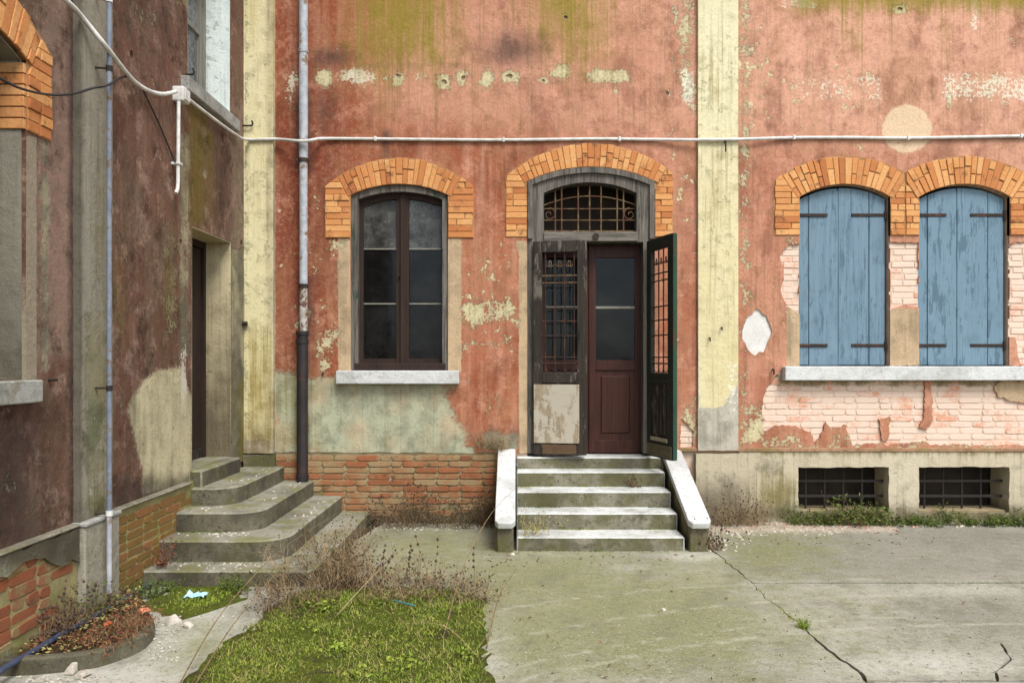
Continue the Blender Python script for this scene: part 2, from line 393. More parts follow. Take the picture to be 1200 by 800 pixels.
WDARK = wood_mat('dark_weathered_wood', C(58,50,42), C(34,29,25), C(18,15,13), C(96,90,80), -.08)
WBROWN = wood_mat('red_brown_varnished_wood', C(70,36,25), C(50,26,19), C(28,16,12), None, 0, (20,20,1), .5)
WSASH = wood_mat('dark_brown_sash_wood', C(54,38,30), C(38,28,23), C(22,17,14))
WGREEN = wood_mat('dark_green_painted_wood', C(38,46,37), C(30,37,31), C(18,20,17), C(44,38,30), -.02)
WGREENE = wood_mat('bright_green_edge_paint', C(38,70,52), C(34,58,44), C(24,40,30), C(74,50,32), -.1)
WBLUE = wood_mat('faded_blue_painted_wood', C(108,132,147), C(94,118,133), C(66,86,99), C(78,100,114), -.08, (18,18,1.0), .6)
WBLUE2 = wood_mat('worn_blue_painted_wood', C(100,126,141), C(108,132,147), C(66,86,99), C(80,103,117), -.06, (18,18,1.0), .6)
WPLY = wood_mat('peeling_plywood', C(150,136,112), C(124,110,88), C(84,72,56), C(166,158,142), .02, (3,20,9))
WPALE = wood_mat('pale_painted_sash', C(132,130,118), C(112,110,100), C(74,68,60))

def plain(name, a, b, rough=.6, metal=0.0, sc=20.0, spec=.4, rust=None, rk=-.1):
    m = NT(name); n = m.noise(sc, 6, .65); c = m.mix(m.ramp(n, .35, .65), a, b)
    if rust: c = m.mix(m.ramp(m.add(m.noise(9, 7, .7), rk), .45, .55), c, rust)
    return m.done(c, rough, m.bump(n, .2, .003), spec, metal)
IRON_Y = plain('rusty_iron_with_yellow_paint', C(116,104,70), C(100,78,50), .7, .1, 30, .3, C(88,58,40), .0)
IRON = plain('rusty_dark_iron', C(56,45,39), C(42,34,30), .75, .2, 30, .3, C(84,54,38), -.06)
IRON_D = plain('dark_iron', C(50,44,40), C(40,36,34), .75, .2, 30, .3)
PIPE_W = plain('pale_grey_pipe_paint', C(172,175,178), C(146,150,156), .6, 0, 14, .35, C(122,100,80), -.09)
PIPE_R = plain('peeling_rusty_pipe', C(178,178,172), C(150,142,130), .6, 0, 12, .4, C(92,62,44), .0)
PIPE_D = plain('black_cast_iron_pipe', C(48,42,42), C(38,34,34), .6, .2, 10, .4, C(70,48,38), -.1)
PIPE_B = plain('sky_tinted_metal_pipe', C(120,127,138), C(100,107,120), .65, 0, 10, .35, C(104,84,64), -.09)  # blue of the reflected sky is put into the pipe colour
PVC = plain('white_conduit', C(212,211,206), C(184,182,174), .5, 0, 12, .4)
RUBBER = plain('black_cable', C(46,44,44), C(36,34,34), .6)
HOSE = plain('blue_grey_hose', C(60,67,86), C(50,57,76), .5)
DARKIN = plain('dark_interior', C(58,52,46), C(46,42,38), .95, 0, 3, .1)

def glass_mat(name, dust_sheen=.10, tint=(.25,.275,.30,1)):
    m = NT(name); fr = m.n('ShaderNodeFresnel'); fr.inputs[0].default_value = 1.5
    tr = m.n('ShaderNodeBsdfTransparent'); tr.inputs[0].default_value = (.34,.36,.38,1)
    gl = m.n('ShaderNodeBsdfGlossy'); gl.inputs['Roughness'].default_value = .06; gl.inputs[0].default_value = tint
    nb = m.noise(1.6, 3, .5); m.put(gl.inputs['Normal'], m.bump(nb, .06, .05))
    df = m.n('ShaderNodeBsdfDiffuse'); df.inputs[0].default_value = C(150,150,146)
    a = m.n('ShaderNodeMixShader'); m.put(a.inputs[0], m.ramp(m.add(m.noise(3, 8, .7), m.mul(m.add(m.noise(40, 5, .7), -.5), .5)), .3, .8, dust_sheen*.3, dust_sheen*1.8)); m.t.links.new(tr.outputs[0], a.inputs[1]); m.t.links.new(df.outputs[0], a.inputs[2])
    b = m.n('ShaderNodeMixShader'); m.put(b.inputs[0], fr.outputs[0]); m.t.links.new(a.outputs[0], b.inputs[1]); m.t.links.new(gl.outputs[0], b.inputs[2])
    m.t.links.new(b.outputs[0], m.out.inputs['Surface']); return m.mat
GLASS = glass_mat('dusty_window_glass', .03)
GLASS_SKY = glass_mat('sky_sheen_window_glass', .24)  # pale coat paints the sky reflection of the top panes
GLASSP = glass_mat('milky_window_glass', .6)
# ================================================================== THE SETTING: ground
def ground_mat():
    m = NT('stained_yard_concrete')
    n1 = m.noise(.7, 5, .6); n2 = m.noise(4.5, 8, .72); n3 = m.noise(30, 8, .75); n4 = m.noise(120, 4, .7)
    c = m.mix(m.ramp(n1, .35, .65), C(146,143,128), C(166,162,148))
    c = m.mix(m.ramp(n2, .48, .72, 0, .5), c, C(104,100,84)); c = m.mix(m.ramp(n3, .5, .75, 0, .45), c, C(176,170,150)); c = m.mix(m.ramp(n4, .55, .75, 0, .4), c, C(84,80,68))
    c = m.mix(m.edge('dark', n2, .8, .35, .55), c, C(104,101,92))
    c = m.mix(m.edge('pale', m.add(m.mul(n2, .5), m.mul(n3, .5)), 1.3, .25, .75), c, C(192,190,178))
    c = m.mix(m.edge('moss', m.add(m.mul(n2, .6), m.mul(n3, .4)), 2.0, .34, .66), c, m.mix(n3, C(132,132,72), C(108,112,58)))
    c = m.mix(m.edge('pink', n3, 1.6, .1, .6), c, C(196,176,158))
    sw = m.noise(1.0, 8, .75, m.sc(m.pos, (2.5, 8, 1))); c = m.mix(m.ramp(sw, .52, .70, 0, .30), c, C(176,170,150)); c = m.mix(m.ramp(m.noise(17, 8, .75), .50, .66, 0, .5), c, C(92,88,72)); c = m.mix(m.ramp(m.noise(70, 5, .75), .55, .66, 0, .65), c, C(200,196,180)); c = m.mix(m.ramp(m.noise(45, 6, .75), .56, .66, 0, .65), c, C(72,70,58)); c = m.mix(m.ramp(m.noise(2.3, 9, .74), .50, .64, 0, .5), c, C(112,108,92))
    c = m.mix(m.edge('scrape', m.add(m.mul(n3, .6), m.mul(n2, .4)), 1.6, .25, .5), c, C(190,186,168))
    h = m.add(m.add(m.mul(n3, .6), m.mul(n4, .35)), n2)
    return m.done(c, .88, m.bump(h, .9, .015), .25)
CONC = ground_mat()
m = NT('soil'); a_ = m.noise(12, 8, .7); b_ = m.noise(90, 5, .7)
SOIL = m.done(m.mix(m.ramp(b_, .4, .65), m.mix(a_, C(72,58,42), C(96,84,56)), C(50,40,30)), .95, m.bump(m.add(a_, b_), .8, .02), .1)
m = NT('moss_mat'); a_ = m.noise(16, 8, .7); b_ = m.noise(110, 5, .7)
MOSS = m.done(m.mix(m.ramp(b_, .42, .62), m.mix(m.ramp(m.noise(5, 7, .7), .52, .60), m.mix(m.ramp(a_, .4, .6), C(106,122,40), C(136,142,56)), C(104,92,64)), C(78,88,36)), .95, m.bump(m.add(a_, m.mul(b_, 1.5)), 1.0, .03), .1)

ground = tag(MB().add([(-900,-900,-.022),(900,-900,-.022),(900,900,-.022),(-900,900,-.022)], [(0,1,2,3)]).build('ground', SOIL), kind='structure')

def g_attrs(u, v):
    v = np.maximum(v, 1.2); x = 604 + u * FPX / v; y = 423 + EYE * FPX / v
    d = {}
    d['moss'] = mx(f_poly(x, y, [(440,618),(590,618),(590,650),(845,652),(905,720),(900,800),(560,810),(570,700),(430,690)], 60) * .92, f_ell(x, y, 900, 650, 90, 40) * .8,
                   f_ell(x, y, 640, 690, 110, 80), f_box(x, y, 960, 596, 1400, 612, 8) * .9, f_ell(x, y, 240, 760, 60, 40) * .75, f_ell(x, y, 850, 740, 260, 90) * .62, f_ell(x, y, 500, 640, 90, 25)*.9)
    d['dark'] = mx(f_box(x, y, 850, 612, 1500, 680, 25) * .95, f_ell(x, y, 1130, 720, 120, 25) * .7, f_ell(x, y, 470, 625, 90, 16) * .7)
    d['pale'] = mx(f_ell(x, y, 1080, 778, 110, 16) * .8, f_ell(x, y, 1130, 690, 160, 12) * .55, f_ell(x, y, 230, 745, 70, 40) * .9, f_ell(x, y, 130, 790, 120, 16), f_ell(x, y, 585, 775, 25, 45) * .8,
                   f_ell(x, y, 640, 650, 60, 5) * .8, f_ell(x, y, 815, 652, 40, 6), f_ell(x, y, 740, 665, 25, 4) * .9)
    d['pink'] = mx(f_box(x, y, 830, 606, 1050, 624, 9), f_box(x, y, 1000, 606, 1400, 616, 6) * .75)
    arcs = np.zeros(len(x))
    for cx, cy, r, w_ in ((3.2, -1.0, 6.05, .035), (3.2, -1.0, 5.35, .03), (3.4, -1.2, 6.9, .03), (3.2, -1.0, 6.22, .02), (3.0, -1.1, 7.15, .03)):
        arcs = mx(arcs, np.clip(1 - .5 * np.abs(np.hypot(u-cx, v-cy) - r) / w_, 0, 1) * np.clip(1.5 - .25*np.abs(u-.6), 0, 1))
    d['scrape'] = arcs * .66
    return d
CRK = [(843,651),(868,672),(905,706),(945,738),(985,772),(1020,800)]             # long crack, widening towards the yard
crk = [G(*p) for p in CRK]; dxy = (Vector(crk[-1]) - Vector(crk[-3])); far_end = (crk[-1][0] + dxy.x * 4, crk[-1][1] + dxy.y * 4)
wid = [.007,.008,.008,.014,.022,.028]
mid = ragged(crk + [far_end], .05, .016, 3, False); rc = random.Random(9); cl, crr = [], []
for p in mid:
    w = float(np.interp(-p[1], [-q[1] for q in crk], wid)); cl.append((p[0] - w*rc.uniform(.35, .75), p[1] - w*.2)); crr.append((p[0] + w*rc.uniform(.35, .75), p[1] + w*.2))
YB = DW + .02
J = G(905, 683)[1]                                                               # straight joint running to the right
# main slab, left of the crack
edgeL = [G(566, 830), G(566, 800), G(570, 740), G(572, 705), G(520, 690), G(432, 684), G(405, 640)]
A = cl[::-1] + [G(836, 648), (1.62, YB), (-1.4, YB)] + ragged(edgeL[::-1], .06, .03, 5, False) + [(-.15, -1.5)]
sheet('concrete_slab', FLAT, A, [], 0, .06, CONC, ground, .07, g_attrs, wob=.006, bounds=(-3, 2.8, 9, 9))
ic = min(range(len(crr)), key=lambda i: abs(crr[i][1] - J))
B = crr[ic::-1] + [(1.68, YB), (9.5, YB), (9.5, J + .012)] + ragged([(9.5, J + .012), (crr[ic][0] + .02, J + .012)], .09, .006, 6, False)[1:]
B = [(crr[ic][0], J + .012)] + [(9.5, J + .012), (9.5, YB), (1.68, YB)] + crr[:ic + 1]
sheet('concrete_slab', FLAT, ragged(B[:2], .09, .006, 6, False) + B[2:], [], .004, .06, CONC, ground, .07, g_attrs, wob=.006, bounds=(-3, 2.8, 9, 9))
J2 = G(1100, 796)[1]
c2 = [G(1172, 752), G(1184, 770), G(1166, 785), G(1170, 800)]
Cc = crr[ic:] ; k2 = min(range(ic, len(crr)), key=lambda i: abs(crr[i][1] - J2))
Cp = [(9.5, J - .006), (crr[ic][0] + .01, J - .006)] + crr[ic:k2 + 1] + ragged([(crr[k2][0] + .02, J2 + .012), (9.5, J2 + .012)], .07, .008, 8, False)
crackhole = ragged([(p[0] - .003, p[1]) for p in c2] + [(p[0] + .009, p[1] - .003) for p in c2[::-1]], .04, .005, 9)
sheet('concrete_slab', FLAT, Cp, [crackhole], -.003, .06, CONC, ground, .07, g_attrs, wob=.006, bounds=(-3, 2.8, 9, 9))
Dp = [(9.5, J2 - .004), (crr[k2][0] + .03, J2 - .004)] + crr[k2 + 1:] + [(9.5, far_end[1])]
sheet('concrete_slab', FLAT, Dp, [], -.007, .06, CONC, ground, .09, g_attrs, wob=.004, bounds=(-3, 2.8, 9, 9))
# left path slab between planter and grass
E_ = [(-2.84, 2.0), (-1.3, 2.0)] + ragged([G(200, 812), G(240, 775), G(290, 735), G(318, 706), G(350, 694)], .05, .03, 11, False) + [(-1.5, 5.95), (-2.84, 5.95)]
sheet('concrete_slab', FLAT, E_, [ragged(GP([(170,706),(205,690),(285,688),(282,700),(245,712),(214,722),(190,722)]), .05, .02, 12)], -.002, .06, CONC, ground, .07, g_attrs, wob=.005)
# grass bed
GRASS_POLY = GP([(190,830),(215,798),(260,757),(310,716),(350,692),(440,686),(530,690),(576,706),(576,740),(572,830)])
gs = sheet('grass_bed', FLAT, ragged(GRASS_POLY, .07, .03, 77), [], -.004, .03, MOSS, None, .05, None, wob=.018); tag(gs, kind='structure')
mb_ = sheet('moss_bed', FLAT, GP([(160,712),(200,686),(292,685),(290,702),(248,716),(214,726),(186,728)]), [], -.002, .03, MOSS, None, .03, None, wob=.012); tag(mb_, kind='structure')

# ================================================================== REAR BUILDING
rear = thing('main_building', (1.5, DW, 0), 'weathered red plastered building with arched windows and double door', 'building')

def clip(poly, a, b, c):
    out = []
    for i in range(len(poly)):
        p, q = poly[i-1], poly[i]; dp = a*p[0] + b*p[1] - c; dq = a*q[0] + b*q[1] - c
        if (dp <= 0) != (dq <= 0): t = dp / (dp - dq); out.append((p[0] + t*(q[0]-p[0]), p[1] + t*(q[1]-p[1])))
        if dq <= 0: out.append(q)
    return out
def parea(p): return .5 * sum(p[i-1][0]*p[i][1] - p[i][0]*p[i-1][1] for i in range(len(p)))

def brick_arch(P, building, U0, u0, u1, U1, vb, vsp, vcr, ccen, Rout_h, ov, ocr, w=.018, seed=0, nv=20, backdepth=.05, legs=(1, 1), mat=None):
    """brick surround: two toothed legs and a fan of voussoirs; inner segmental arc (vsp,vcr), outer arc half chord Rout_h, spring ov, crown ocr"""
    rnd = random.Random(seed); cx = (u0+u1)/2; h = (u1-u0)/2; rise = vcr - vsp; r = (h*h + rise*rise)/(2*rise); cy = vcr - r
    ri = ocr - ov; ro = (Rout_h**2 + ri*ri)/(2*ri); oy = ocr - ro; a0 = math.asin(h / r); a1 = a0 * 1.06
    def outer_at(u): return oy + math.sqrt(max(ro*ro - (u-cx)**2, 0))
    def ray(t, rad=None):
        d = (math.sin(t), math.cos(t))
        if rad: return (cx + d[0]*rad, cy + d[1]*rad)
        b = d[1]*(cy-oy); s_ = -b + math.sqrt(b*b - ((cy-oy)**2 - ro*ro)); return (cx + d[0]*s_, cy + d[1]*s_)
    tang = []
    for k in range(-9, 10):
        t = k * .13; n = (math.sin(t), math.cos(t)); tang.append((n[0], n[1], n[0]*cx + n[1]*oy + ro - .004))
    # mortar bed
    top = [(U1 + (U0-U1)*i/16.0,) for i in range(17)]; top = [(t[0], outer_at(t[0])) for t in top]
    inner = [(cx + r*math.sin(t), cy + r*math.cos(t)) for t in [a0 - 2*a0*i/12 for i in range(13)]]
    out = []
    out += [(U0, vb), (u0, vb)] if legs[0] else [(U0, vsp), (u0, vsp)]
    out += inner[::-1]
    out += [(u1, vb), (U1, vb)] if legs[1] else [(U1, vsp)]
    out += top
    bed = sheet('brick_arch', P, out, [], w - .012, backdepth, mat or MORT_A, building)
    def put(poly):
        for t in tang: poly = clip(poly, *t)
        poly = clip(clip(poly, 1, 0, U1 - .002 - rnd.random()**2*.014), -1, 0, -U0 - .002 - rnd.random()**2*.014)
        if len(poly) < 3 or abs(parea(poly)) < .0006: return
        if parea(poly) < 0: poly = poly[::-1]
        q = []
        for p in poly:
            if not q or (Vector(p) - Vector(q[-1])).length > .004: q.append(p)
        if (Vector(q[0]) - Vector(q[-1])).length < .004: q.pop()
        if len(q) < 3: return
        MB().prism(P, q, w - .045, w + rnd.uniform(-.008, .004), .004).build('arch_brick', ARCHB, bed)
    g = .0045
    # voussoirs
    ts = [-a1 + 2*a1*i/nv + (rnd.uniform(-.12, .12) * 2*a1/nv if 0 < i < nv else 0) for i in range(nv + 1)]
    for i in range(nv):
        t0, t1 = ts[i] + g*.55/r, ts[i+1] - g*.55/r
        ia, ib = ray(t0, r + .001), ray(t1, r + .001); oa, ob = ray(t0), ray(t1)
        L = lambda a, b, k: (a[0] + (b[0]-a[0])*k, a[1] + (b[1]-a[1])*k)
        mode = rnd.random(); f = 1 - rnd.random()**2*.11
        if mode < .35: put([ia, ib, L(ib, ob, f), L(ia, oa, f)])
        else:
            k = rnd.choice([.36, .44, .56, .62]); put([ia, ib, L(ib, ob, k-.02), L(ia, oa, k-.02)]); put([L(ia, oa, k+.02), L(ib, ob, k+.02), L(ib, ob, f), L(ia, oa, f)])
    # legs
    for side, on in ((0, legs[0]), (1, legs[1])):
        lo, hi = (U0, u0) if side == 0 else (u1, U1)
        v = vb + g; k = 0
        while v < ocr:
            vt = v + .0655 - g
            parts = rnd.choice([[(0, 1)], [(0, 1)], [(0, .48), (.52, 1)], [(0, .31), (.35, 1)], [(0, .64), (.68, 1)]])
            for p0, p1 in parts:
                uu0 = lo + .003 + (hi-lo-.005)*p0; uu1 = lo + .002 + (hi-lo-.005)*p1
                poly = [(uu0, v), (uu1, v), (uu1, vt), (uu0, vt)]
                # stay outside the fan
                s_ = -1 if side == 0 else 1; nx, ny = math.cos(a1), -math.sin(a1) * 1.0
                # line through centre (cx,cy) with direction (s*sin a1, cos a1); keep the outer side
                nx_, ny_ = (math.cos(a1), math.sin(a1)) if side == 0 else (-math.cos(a1), math.sin(a1))
                poly = clip(poly, nx_, ny_, nx_*cx + ny_*cy - g)
                if v < vsp or True: put(poly) if len(poly) >= 3 and on else None
            v += .0655; k += 1
    return bed
def rear_arch(X0, x0, x1, X1, yb, ysp, ycr, oh, oy, ocr, **k):
    f = lambda x: (x - 604)/110; z = lambda y: EYE - (y-423)/110
    return brick_arch(REAR, rear, f(X0), f(x0), f(x1), f(X1), z(yb), z(ysp), z(ycr), 0, oh/110, z(oy), z(ocr), **k)

OW1 = arch(411, 525, 434, 229, 216); OD = arch(618, 767, 536, 213, 196)
OS1 = arch(937, 1043, 429, 231, 216); OS2 = arch(1077, 1183, 429, 231, 216)
OB1 = [(935,600),(1041,600),(1041,547),(935,547)]; OB2 = [(1076,600),(1182,600),(1182,547),(1076,547)]
# further bays beyond the frame, same rhythm
openings = [RP(o) for o in (OW1, OD, OS1, OS2, [(931,604),(1045,604),(1045,543),(931,543)], [(1072,604),(1186,604),(1186,543),(1072,543)])]
TOP = 7.4
core = sheet('masonry_wall', REAR, [(XL + .002, -.1), (9.5, -.1), (9.5, TOP), (XL + .002, TOP)], openings, -.026, .34, MORT_L, rear)
# dark rooms behind the openings
rm = MB().box(-2.8, 9.4, DW + .37, DW + 4, .69, TOP - .3); rm.f = [f[::-1] for f in rm.f]; rm.build('room_interior', DARKIN, rear)
rm = MB().box(2.2, 6.4, DW + .37, DW + 2.5, -.3, .65); rm.f = [f[::-1] for f in rm.f]; rm.build('cellar_interior', DARKIN, rear)
MB().box(XL + .4, 9.5, DW + 4.05, DW + 4.2, -.1, TOP - .01).build('back_wall', MORT_O, rear)
MB().box(XL + .01, 9.55, DW - .22, DW + 4.3, TOP + .002, TOP + .16).build('roof_slab', PLI, rear)

def rear_attrs(u, v):
    x = 604 + u*110; y = 423 - (v - EYE)*110; d = {}
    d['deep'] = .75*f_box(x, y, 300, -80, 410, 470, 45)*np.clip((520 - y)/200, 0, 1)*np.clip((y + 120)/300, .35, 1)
    d['fade_light'] = np.clip(.10 + (x - 420) / 800 * .62 + .38*np.clip((185 - y)/50, 0, 1) + .12*np.sin(x*.013 + 1)*np.sin(y*.021) - .45 * f_box(x, y, 318, -50, 412, 440, 60), 0, 1) * np.where(y > 440, .85, 1)  # paler to the right: light falloff painted in along with faded paint
    d['peel'] = mx(f_box(x, y, 536, 350, 612, 385, 12) * .62, f_box(x, y, 536, 394, 600, 412, 8) * .52, f_box(x, y, 365, 380, 400, 445, 18) * .55, f_box(x, y, 785, -10, 818, 125, 16) * .58,
                   f_box(x, y, 862, -60, 884, 480, 9) * .46, f_box(x, y, 540, 430, 612, 500, 30) * .30, f_box(x, y, 795, 470, 818, 528, 10) * .55, f_box(x, y, 862, 470, 905, 526, 14) * .60,
                   f_box(x, y, 895, 506, 1400, 530, 4) * .45, f_box(x, y, 340, 60, 352, 150, 8) * .40, f_ell(x, y, 925, 310, 20, 60) * .42, f_box(x, y, 385, 280, 412, 300, 6) * .5, f_box(x, y, 350, 330, 368, 400, 8) * .45)
    d['lime'] = mx(f_poly(x, y, [(320,432),(350,440),(545,446),(522,452),(528,475),(545,505),(548,532),(320,540)], 24), f_box(x, y, 560, 500, 618, 535, 14) * .62, f_box(x, y, 330, 520, 560, 540, 6)*.7)
    d['bare'] = mx(f_box(x, y, 396, 278, 430, 436, 5), f_box(x, y, 508, 278, 541, 436, 5) , f_poly(x, y, [(604,282),(640,282),(640,540),(608,540),(608,300)], 4), f_box(x, y, 1160, 446, 1215, 470, 3),
                   f_box(x, y, 1043, 362, 1077, 432, 3), f_box(x, y, 922, 362, 937, 432, 3), f_box(x, y, 318, -80, 322, 560, 1.5)) 
    d['moss'] = mx(f_poly(x, y, [(412,-60),(528,-60),(522,70),(505,76),(430,76),(424,40)], 60) * .98, f_poly(x, y, [(600,-60),(722,-60),(712,70),(660,74),(625,40)], 46) * .78, f_box(x, y, 930, -80, 1400, 14, 14) * .85,
                   f_box(x, y, 985, 0, 1015, 60, 20) * .52, f_box(x, y, 1100, 0, 1115, 70, 10) * .50, f_box(x, y, 960, 445, 1070, 456, 5) * .7, f_box(x, y, 322, 440, 372, 535, 18) * .45, f_box(x, y, 440, 60, 520, 130, 40)*.3)
    d['soot_shade'] = mx(f_box(x, y, 344, 105, 366, 200, 12) * .86, f_box(x, y, 346, 320, 370, 400, 8) * .62, f_ell(x, y, 390, 68, 22, 11) * .8, f_ell(x, y, 600, 58, 34, 20) * .82, f_ell(x, y, 380, 130, 14, 25) * .6,
                   f_box(x, y, 445, 150, 460, 190, 6) * .6, f_box(x, y, 400, 74, 640, 80, 5) * .42, f_box(x, y, 354, 380, 368, 540, 6) * .5, f_ell(x, y, 250, 540, 90, 20) * .6, f_ell(x, y, 600, 515, 40, 18)*.55)
    chp = f_ell(x, y, 381, 92, 9, 11)
    for cx, cy, rx, ry in CHIPS: chp = mx(chp, f_ell(x, y, cx, cy, rx*1.25, ry*1.2))
    d['peel'] = mx(d['peel'], chp*.86)
    d['white'] = mx(f_box(x, y, 925, 84, 1040, 124, 10) * .40, f_box(x, y, 1100, 82, 1230, 124, 12) * .48, f_box(x, y, 978, 5, 982, 110, 3) * .55, f_box(x, y, 1135, -5, 1150, 40, 6) * .5, f_box(x, y, 915, -5, 960, 12, 4) * .5,
                    f_box(x, y, 795, 80, 816, 125, 7) * .6, f_ell(x, y, 418, 90, 22, 10) * .8, f_ell(x, y, 342, 100, 9, 22) * .62, f_ell(x, y, 490, 92, 14, 8) * .5)
    d['pale'] = mx(f_ell(x, y, 1063, 151, 29, 28), f_ell(x, y, 797, 152, 17, 12) * 0)
    return d
exp_main = ragged(RP([(893,480),(897,455),(912,438),(918,429),(1240,429),(1240,521),(1090,521),(1082,517),(1045,521),(1028,520),(998,521),(992,498),(975,503),(968,494),(962,512),(955,521),(950,506),(930,499),(910,498),(896,505)]), .022, .011, 21)
exp_l = ragged(RP([(913,300),(925,286),(937,286),(937,368),(924,360),(915,340),(919,318)]), .04, .010, 22)
exp_p = ragged(RP([(1043,284),(1077,284),(1077,360),(1060,357),(1043,362)]), .04, .008, 23)
exp_r = ragged(RP([(1183,286),(1222,280),(1225,428),(1196,426),(1190,395),(1183,395)]), .04, .01, 24)
exp_d = ragged(RP([(798,490),(806,497),(813,506),(812,523),(797,524)]), .03, .006, 25)
loss = blob(*R(888,388), .145, .225, 22, .16, 26)
CHIPS = [(381,92,8,10),(452,92,4,4),(468,90,8,8),(520,95,8,10),(541,92,8,9),(570,92,8,10),(598,90,9,8),(637,94,6,4),(656,84,9,8),(705,88,12,9),(728,90,9,8),(722,107,3,3),(1113,118,3,7),(1054,11,6,6),(662,20,3,4),(783,110,2,2)]
chips = [blob(R(cx, cy)[0] + .01*math.sin(i*5), R(cx, cy)[1] + .01*math.cos(i*3), max(rx/110*.42, .02), max(ry/110*.30, .018), 14, .4, 40 + i) for i, (cx, cy, rx, ry) in enumerate(CHIPS) if i in (2, 3, 4, 6, 7, 13, 14, 15)]
islands = [ragged(RP([(1030,491),(1043,488),(1041,516),(1034,516)]), .018, .007, 30), ragged(RP([(1077,500),(1083,488),(1084,440),(1091,440),(1093,492),(1086,503)]), .018, .007, 31),
           ragged(RP([(1165,452),(1175,446),(1240,446),(1240,475),(1198,472),(1180,468),(1172,466)]), .02, .010, 32)]
plo = [(XL + .002, R(0, 530)[1]), (9.5, R(0, 524)[1]), (9.5, TOP - .002), (XL + .002, TOP - .002)]
bot = ragged([R(317, 530), R(618, 530)], .05, .008, 33, False) + ragged([R(767, 527), (9.5, R(0, 524)[1])], .06, .006, 34, False)
bot = [(XL + .002, R(0, 530)[1])] + bot
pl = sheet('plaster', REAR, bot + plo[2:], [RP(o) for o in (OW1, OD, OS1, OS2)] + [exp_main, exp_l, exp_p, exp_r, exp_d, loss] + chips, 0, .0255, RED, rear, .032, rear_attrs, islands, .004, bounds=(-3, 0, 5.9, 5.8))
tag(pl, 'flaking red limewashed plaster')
WHP = mortar_mat('white_undercoat', C(214,212,206), C(200,197,190))
MB().prism(REAR, blob(*R(888,388), .19, .27, 20, .05, 2), -.027, -.014, .002).build('undercoat', WHP, rear)

# pilasters
def yel_attrs(u, v):
    x = 604 + u*110; y = 423 - (v - EYE)*110
    return {'bare': mx(f_poly(x, y, [(800,476),(838,478),(850,474),(850,468),(870,440),(890,440),(890,560),(800,560)], 3), f_box(x, y, 200, 515, 330, 580, 8)), 'fade_light': .4 + .5*f_ell(x, y, 840, 60, 60, 120),
            'moss': mx(f_box(x, y, 280, 380, 330, 560, 14) * .50, f_ell(x, y, 838, 230, 25, 60) * .45, f_box(x, y, 820, 60, 850, 130, 20)*.45), 'soot_shade': mx(f_box(x, y, 280, 490, 330, 560, 20) * .55, f_box(x,y,312,-50,324,520,5)*.45, f_ell(x, y, 840, 505, 16, 22)*.4),  # narrow strip down the corner pilaster's right edge is painted shade
            'peel': f_box(x, y, 284, -60, 296, 500, 6) * .45, 'white': f_box(x, y, 846, 420, 866, 490, 8) * .5}
def pilaster(x0, x1, yb, w, nm, par, att, mat):
    a, b = R(x0, yb); c, _ = R(x1, yb)
    return sheet(nm, REAR, ragged([(a, b), (c, b)], .05, .004, 3, False) + ragged([(c, TOP - .004), (a, TOP - .004)], 9, 0, 3, False), [], w, w + .02, mat, par, .04, att, (), .002, bounds=(-3, 0, 5.9, 5.8))
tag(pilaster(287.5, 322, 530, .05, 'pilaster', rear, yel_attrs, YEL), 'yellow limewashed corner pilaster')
tag(pilaster(817, 864, 527, .04, 'pilaster', rear, yel_attrs, YEL), 'yellow limewashed pilaster between door and shuttered windows')

# plinth right: cement render with two cellar openings, stained
def pli_attrs(u, v):
    x = 604 + u*110; y = 423 - (v - EYE)*110
    return {'soot_shade': mx(f_box(x, y, 800, 560, 880, 612, 20) * .75, f_box(x, y, 880, 588, 1400, 615, 9) * .6, f_box(x,y,800,526,1400,531,3)*.6), 'moss': mx(f_ell(x, y, 910, 585, 24, 26), f_box(x, y, 920, 594, 1400, 615, 8) * .7, f_box(x,y,890,526,1400,534,4)*.55),  # dark strip right under the lip paints its shadow line, the rest is staining
            'fade_light': .5 + .4*f_ell(x, y, 1058, 560, 30, 60), 'peel': f_ell(x, y, 838, 555, 16, 8) * .6, 'bare': f_ell(x, y, 905, 545, 30, 20) * .6, 'white': f_box(x, y, 930, 588, 1200, 604, 3) * .3}
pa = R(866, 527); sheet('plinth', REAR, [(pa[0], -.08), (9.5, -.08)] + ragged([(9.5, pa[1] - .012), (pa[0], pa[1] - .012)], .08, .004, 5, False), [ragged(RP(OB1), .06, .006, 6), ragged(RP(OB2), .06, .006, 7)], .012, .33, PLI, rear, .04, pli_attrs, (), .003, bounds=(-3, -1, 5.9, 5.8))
MB().box(R(768,0)[0], 9.5, DW - .022, DW + .005, R(0,529)[1], R(0,524.5)[1]).build('plinth_lip', stone_mat('brown_stained_lip', C(150,112,84), C(168,132,104), C(96,72,52), C(120,110,60), -.05, .5), rear, bevel=.006)
sheet('pilaster_base', REAR, ragged([R(813, 612), R(872, 612), R(871, 531), R(814, 531)], .06, .004, 9), [], .07, .09, PLI, rear, .04, pli_attrs, (), .003)
sheet('pilaster_base', REAR, [(XL + .003, -.05), R(324, 625), R(324, 532), (XL + .003, R(0,532)[1])], [], .06, .08, CHEEK, rear, .06, None, (), .003)

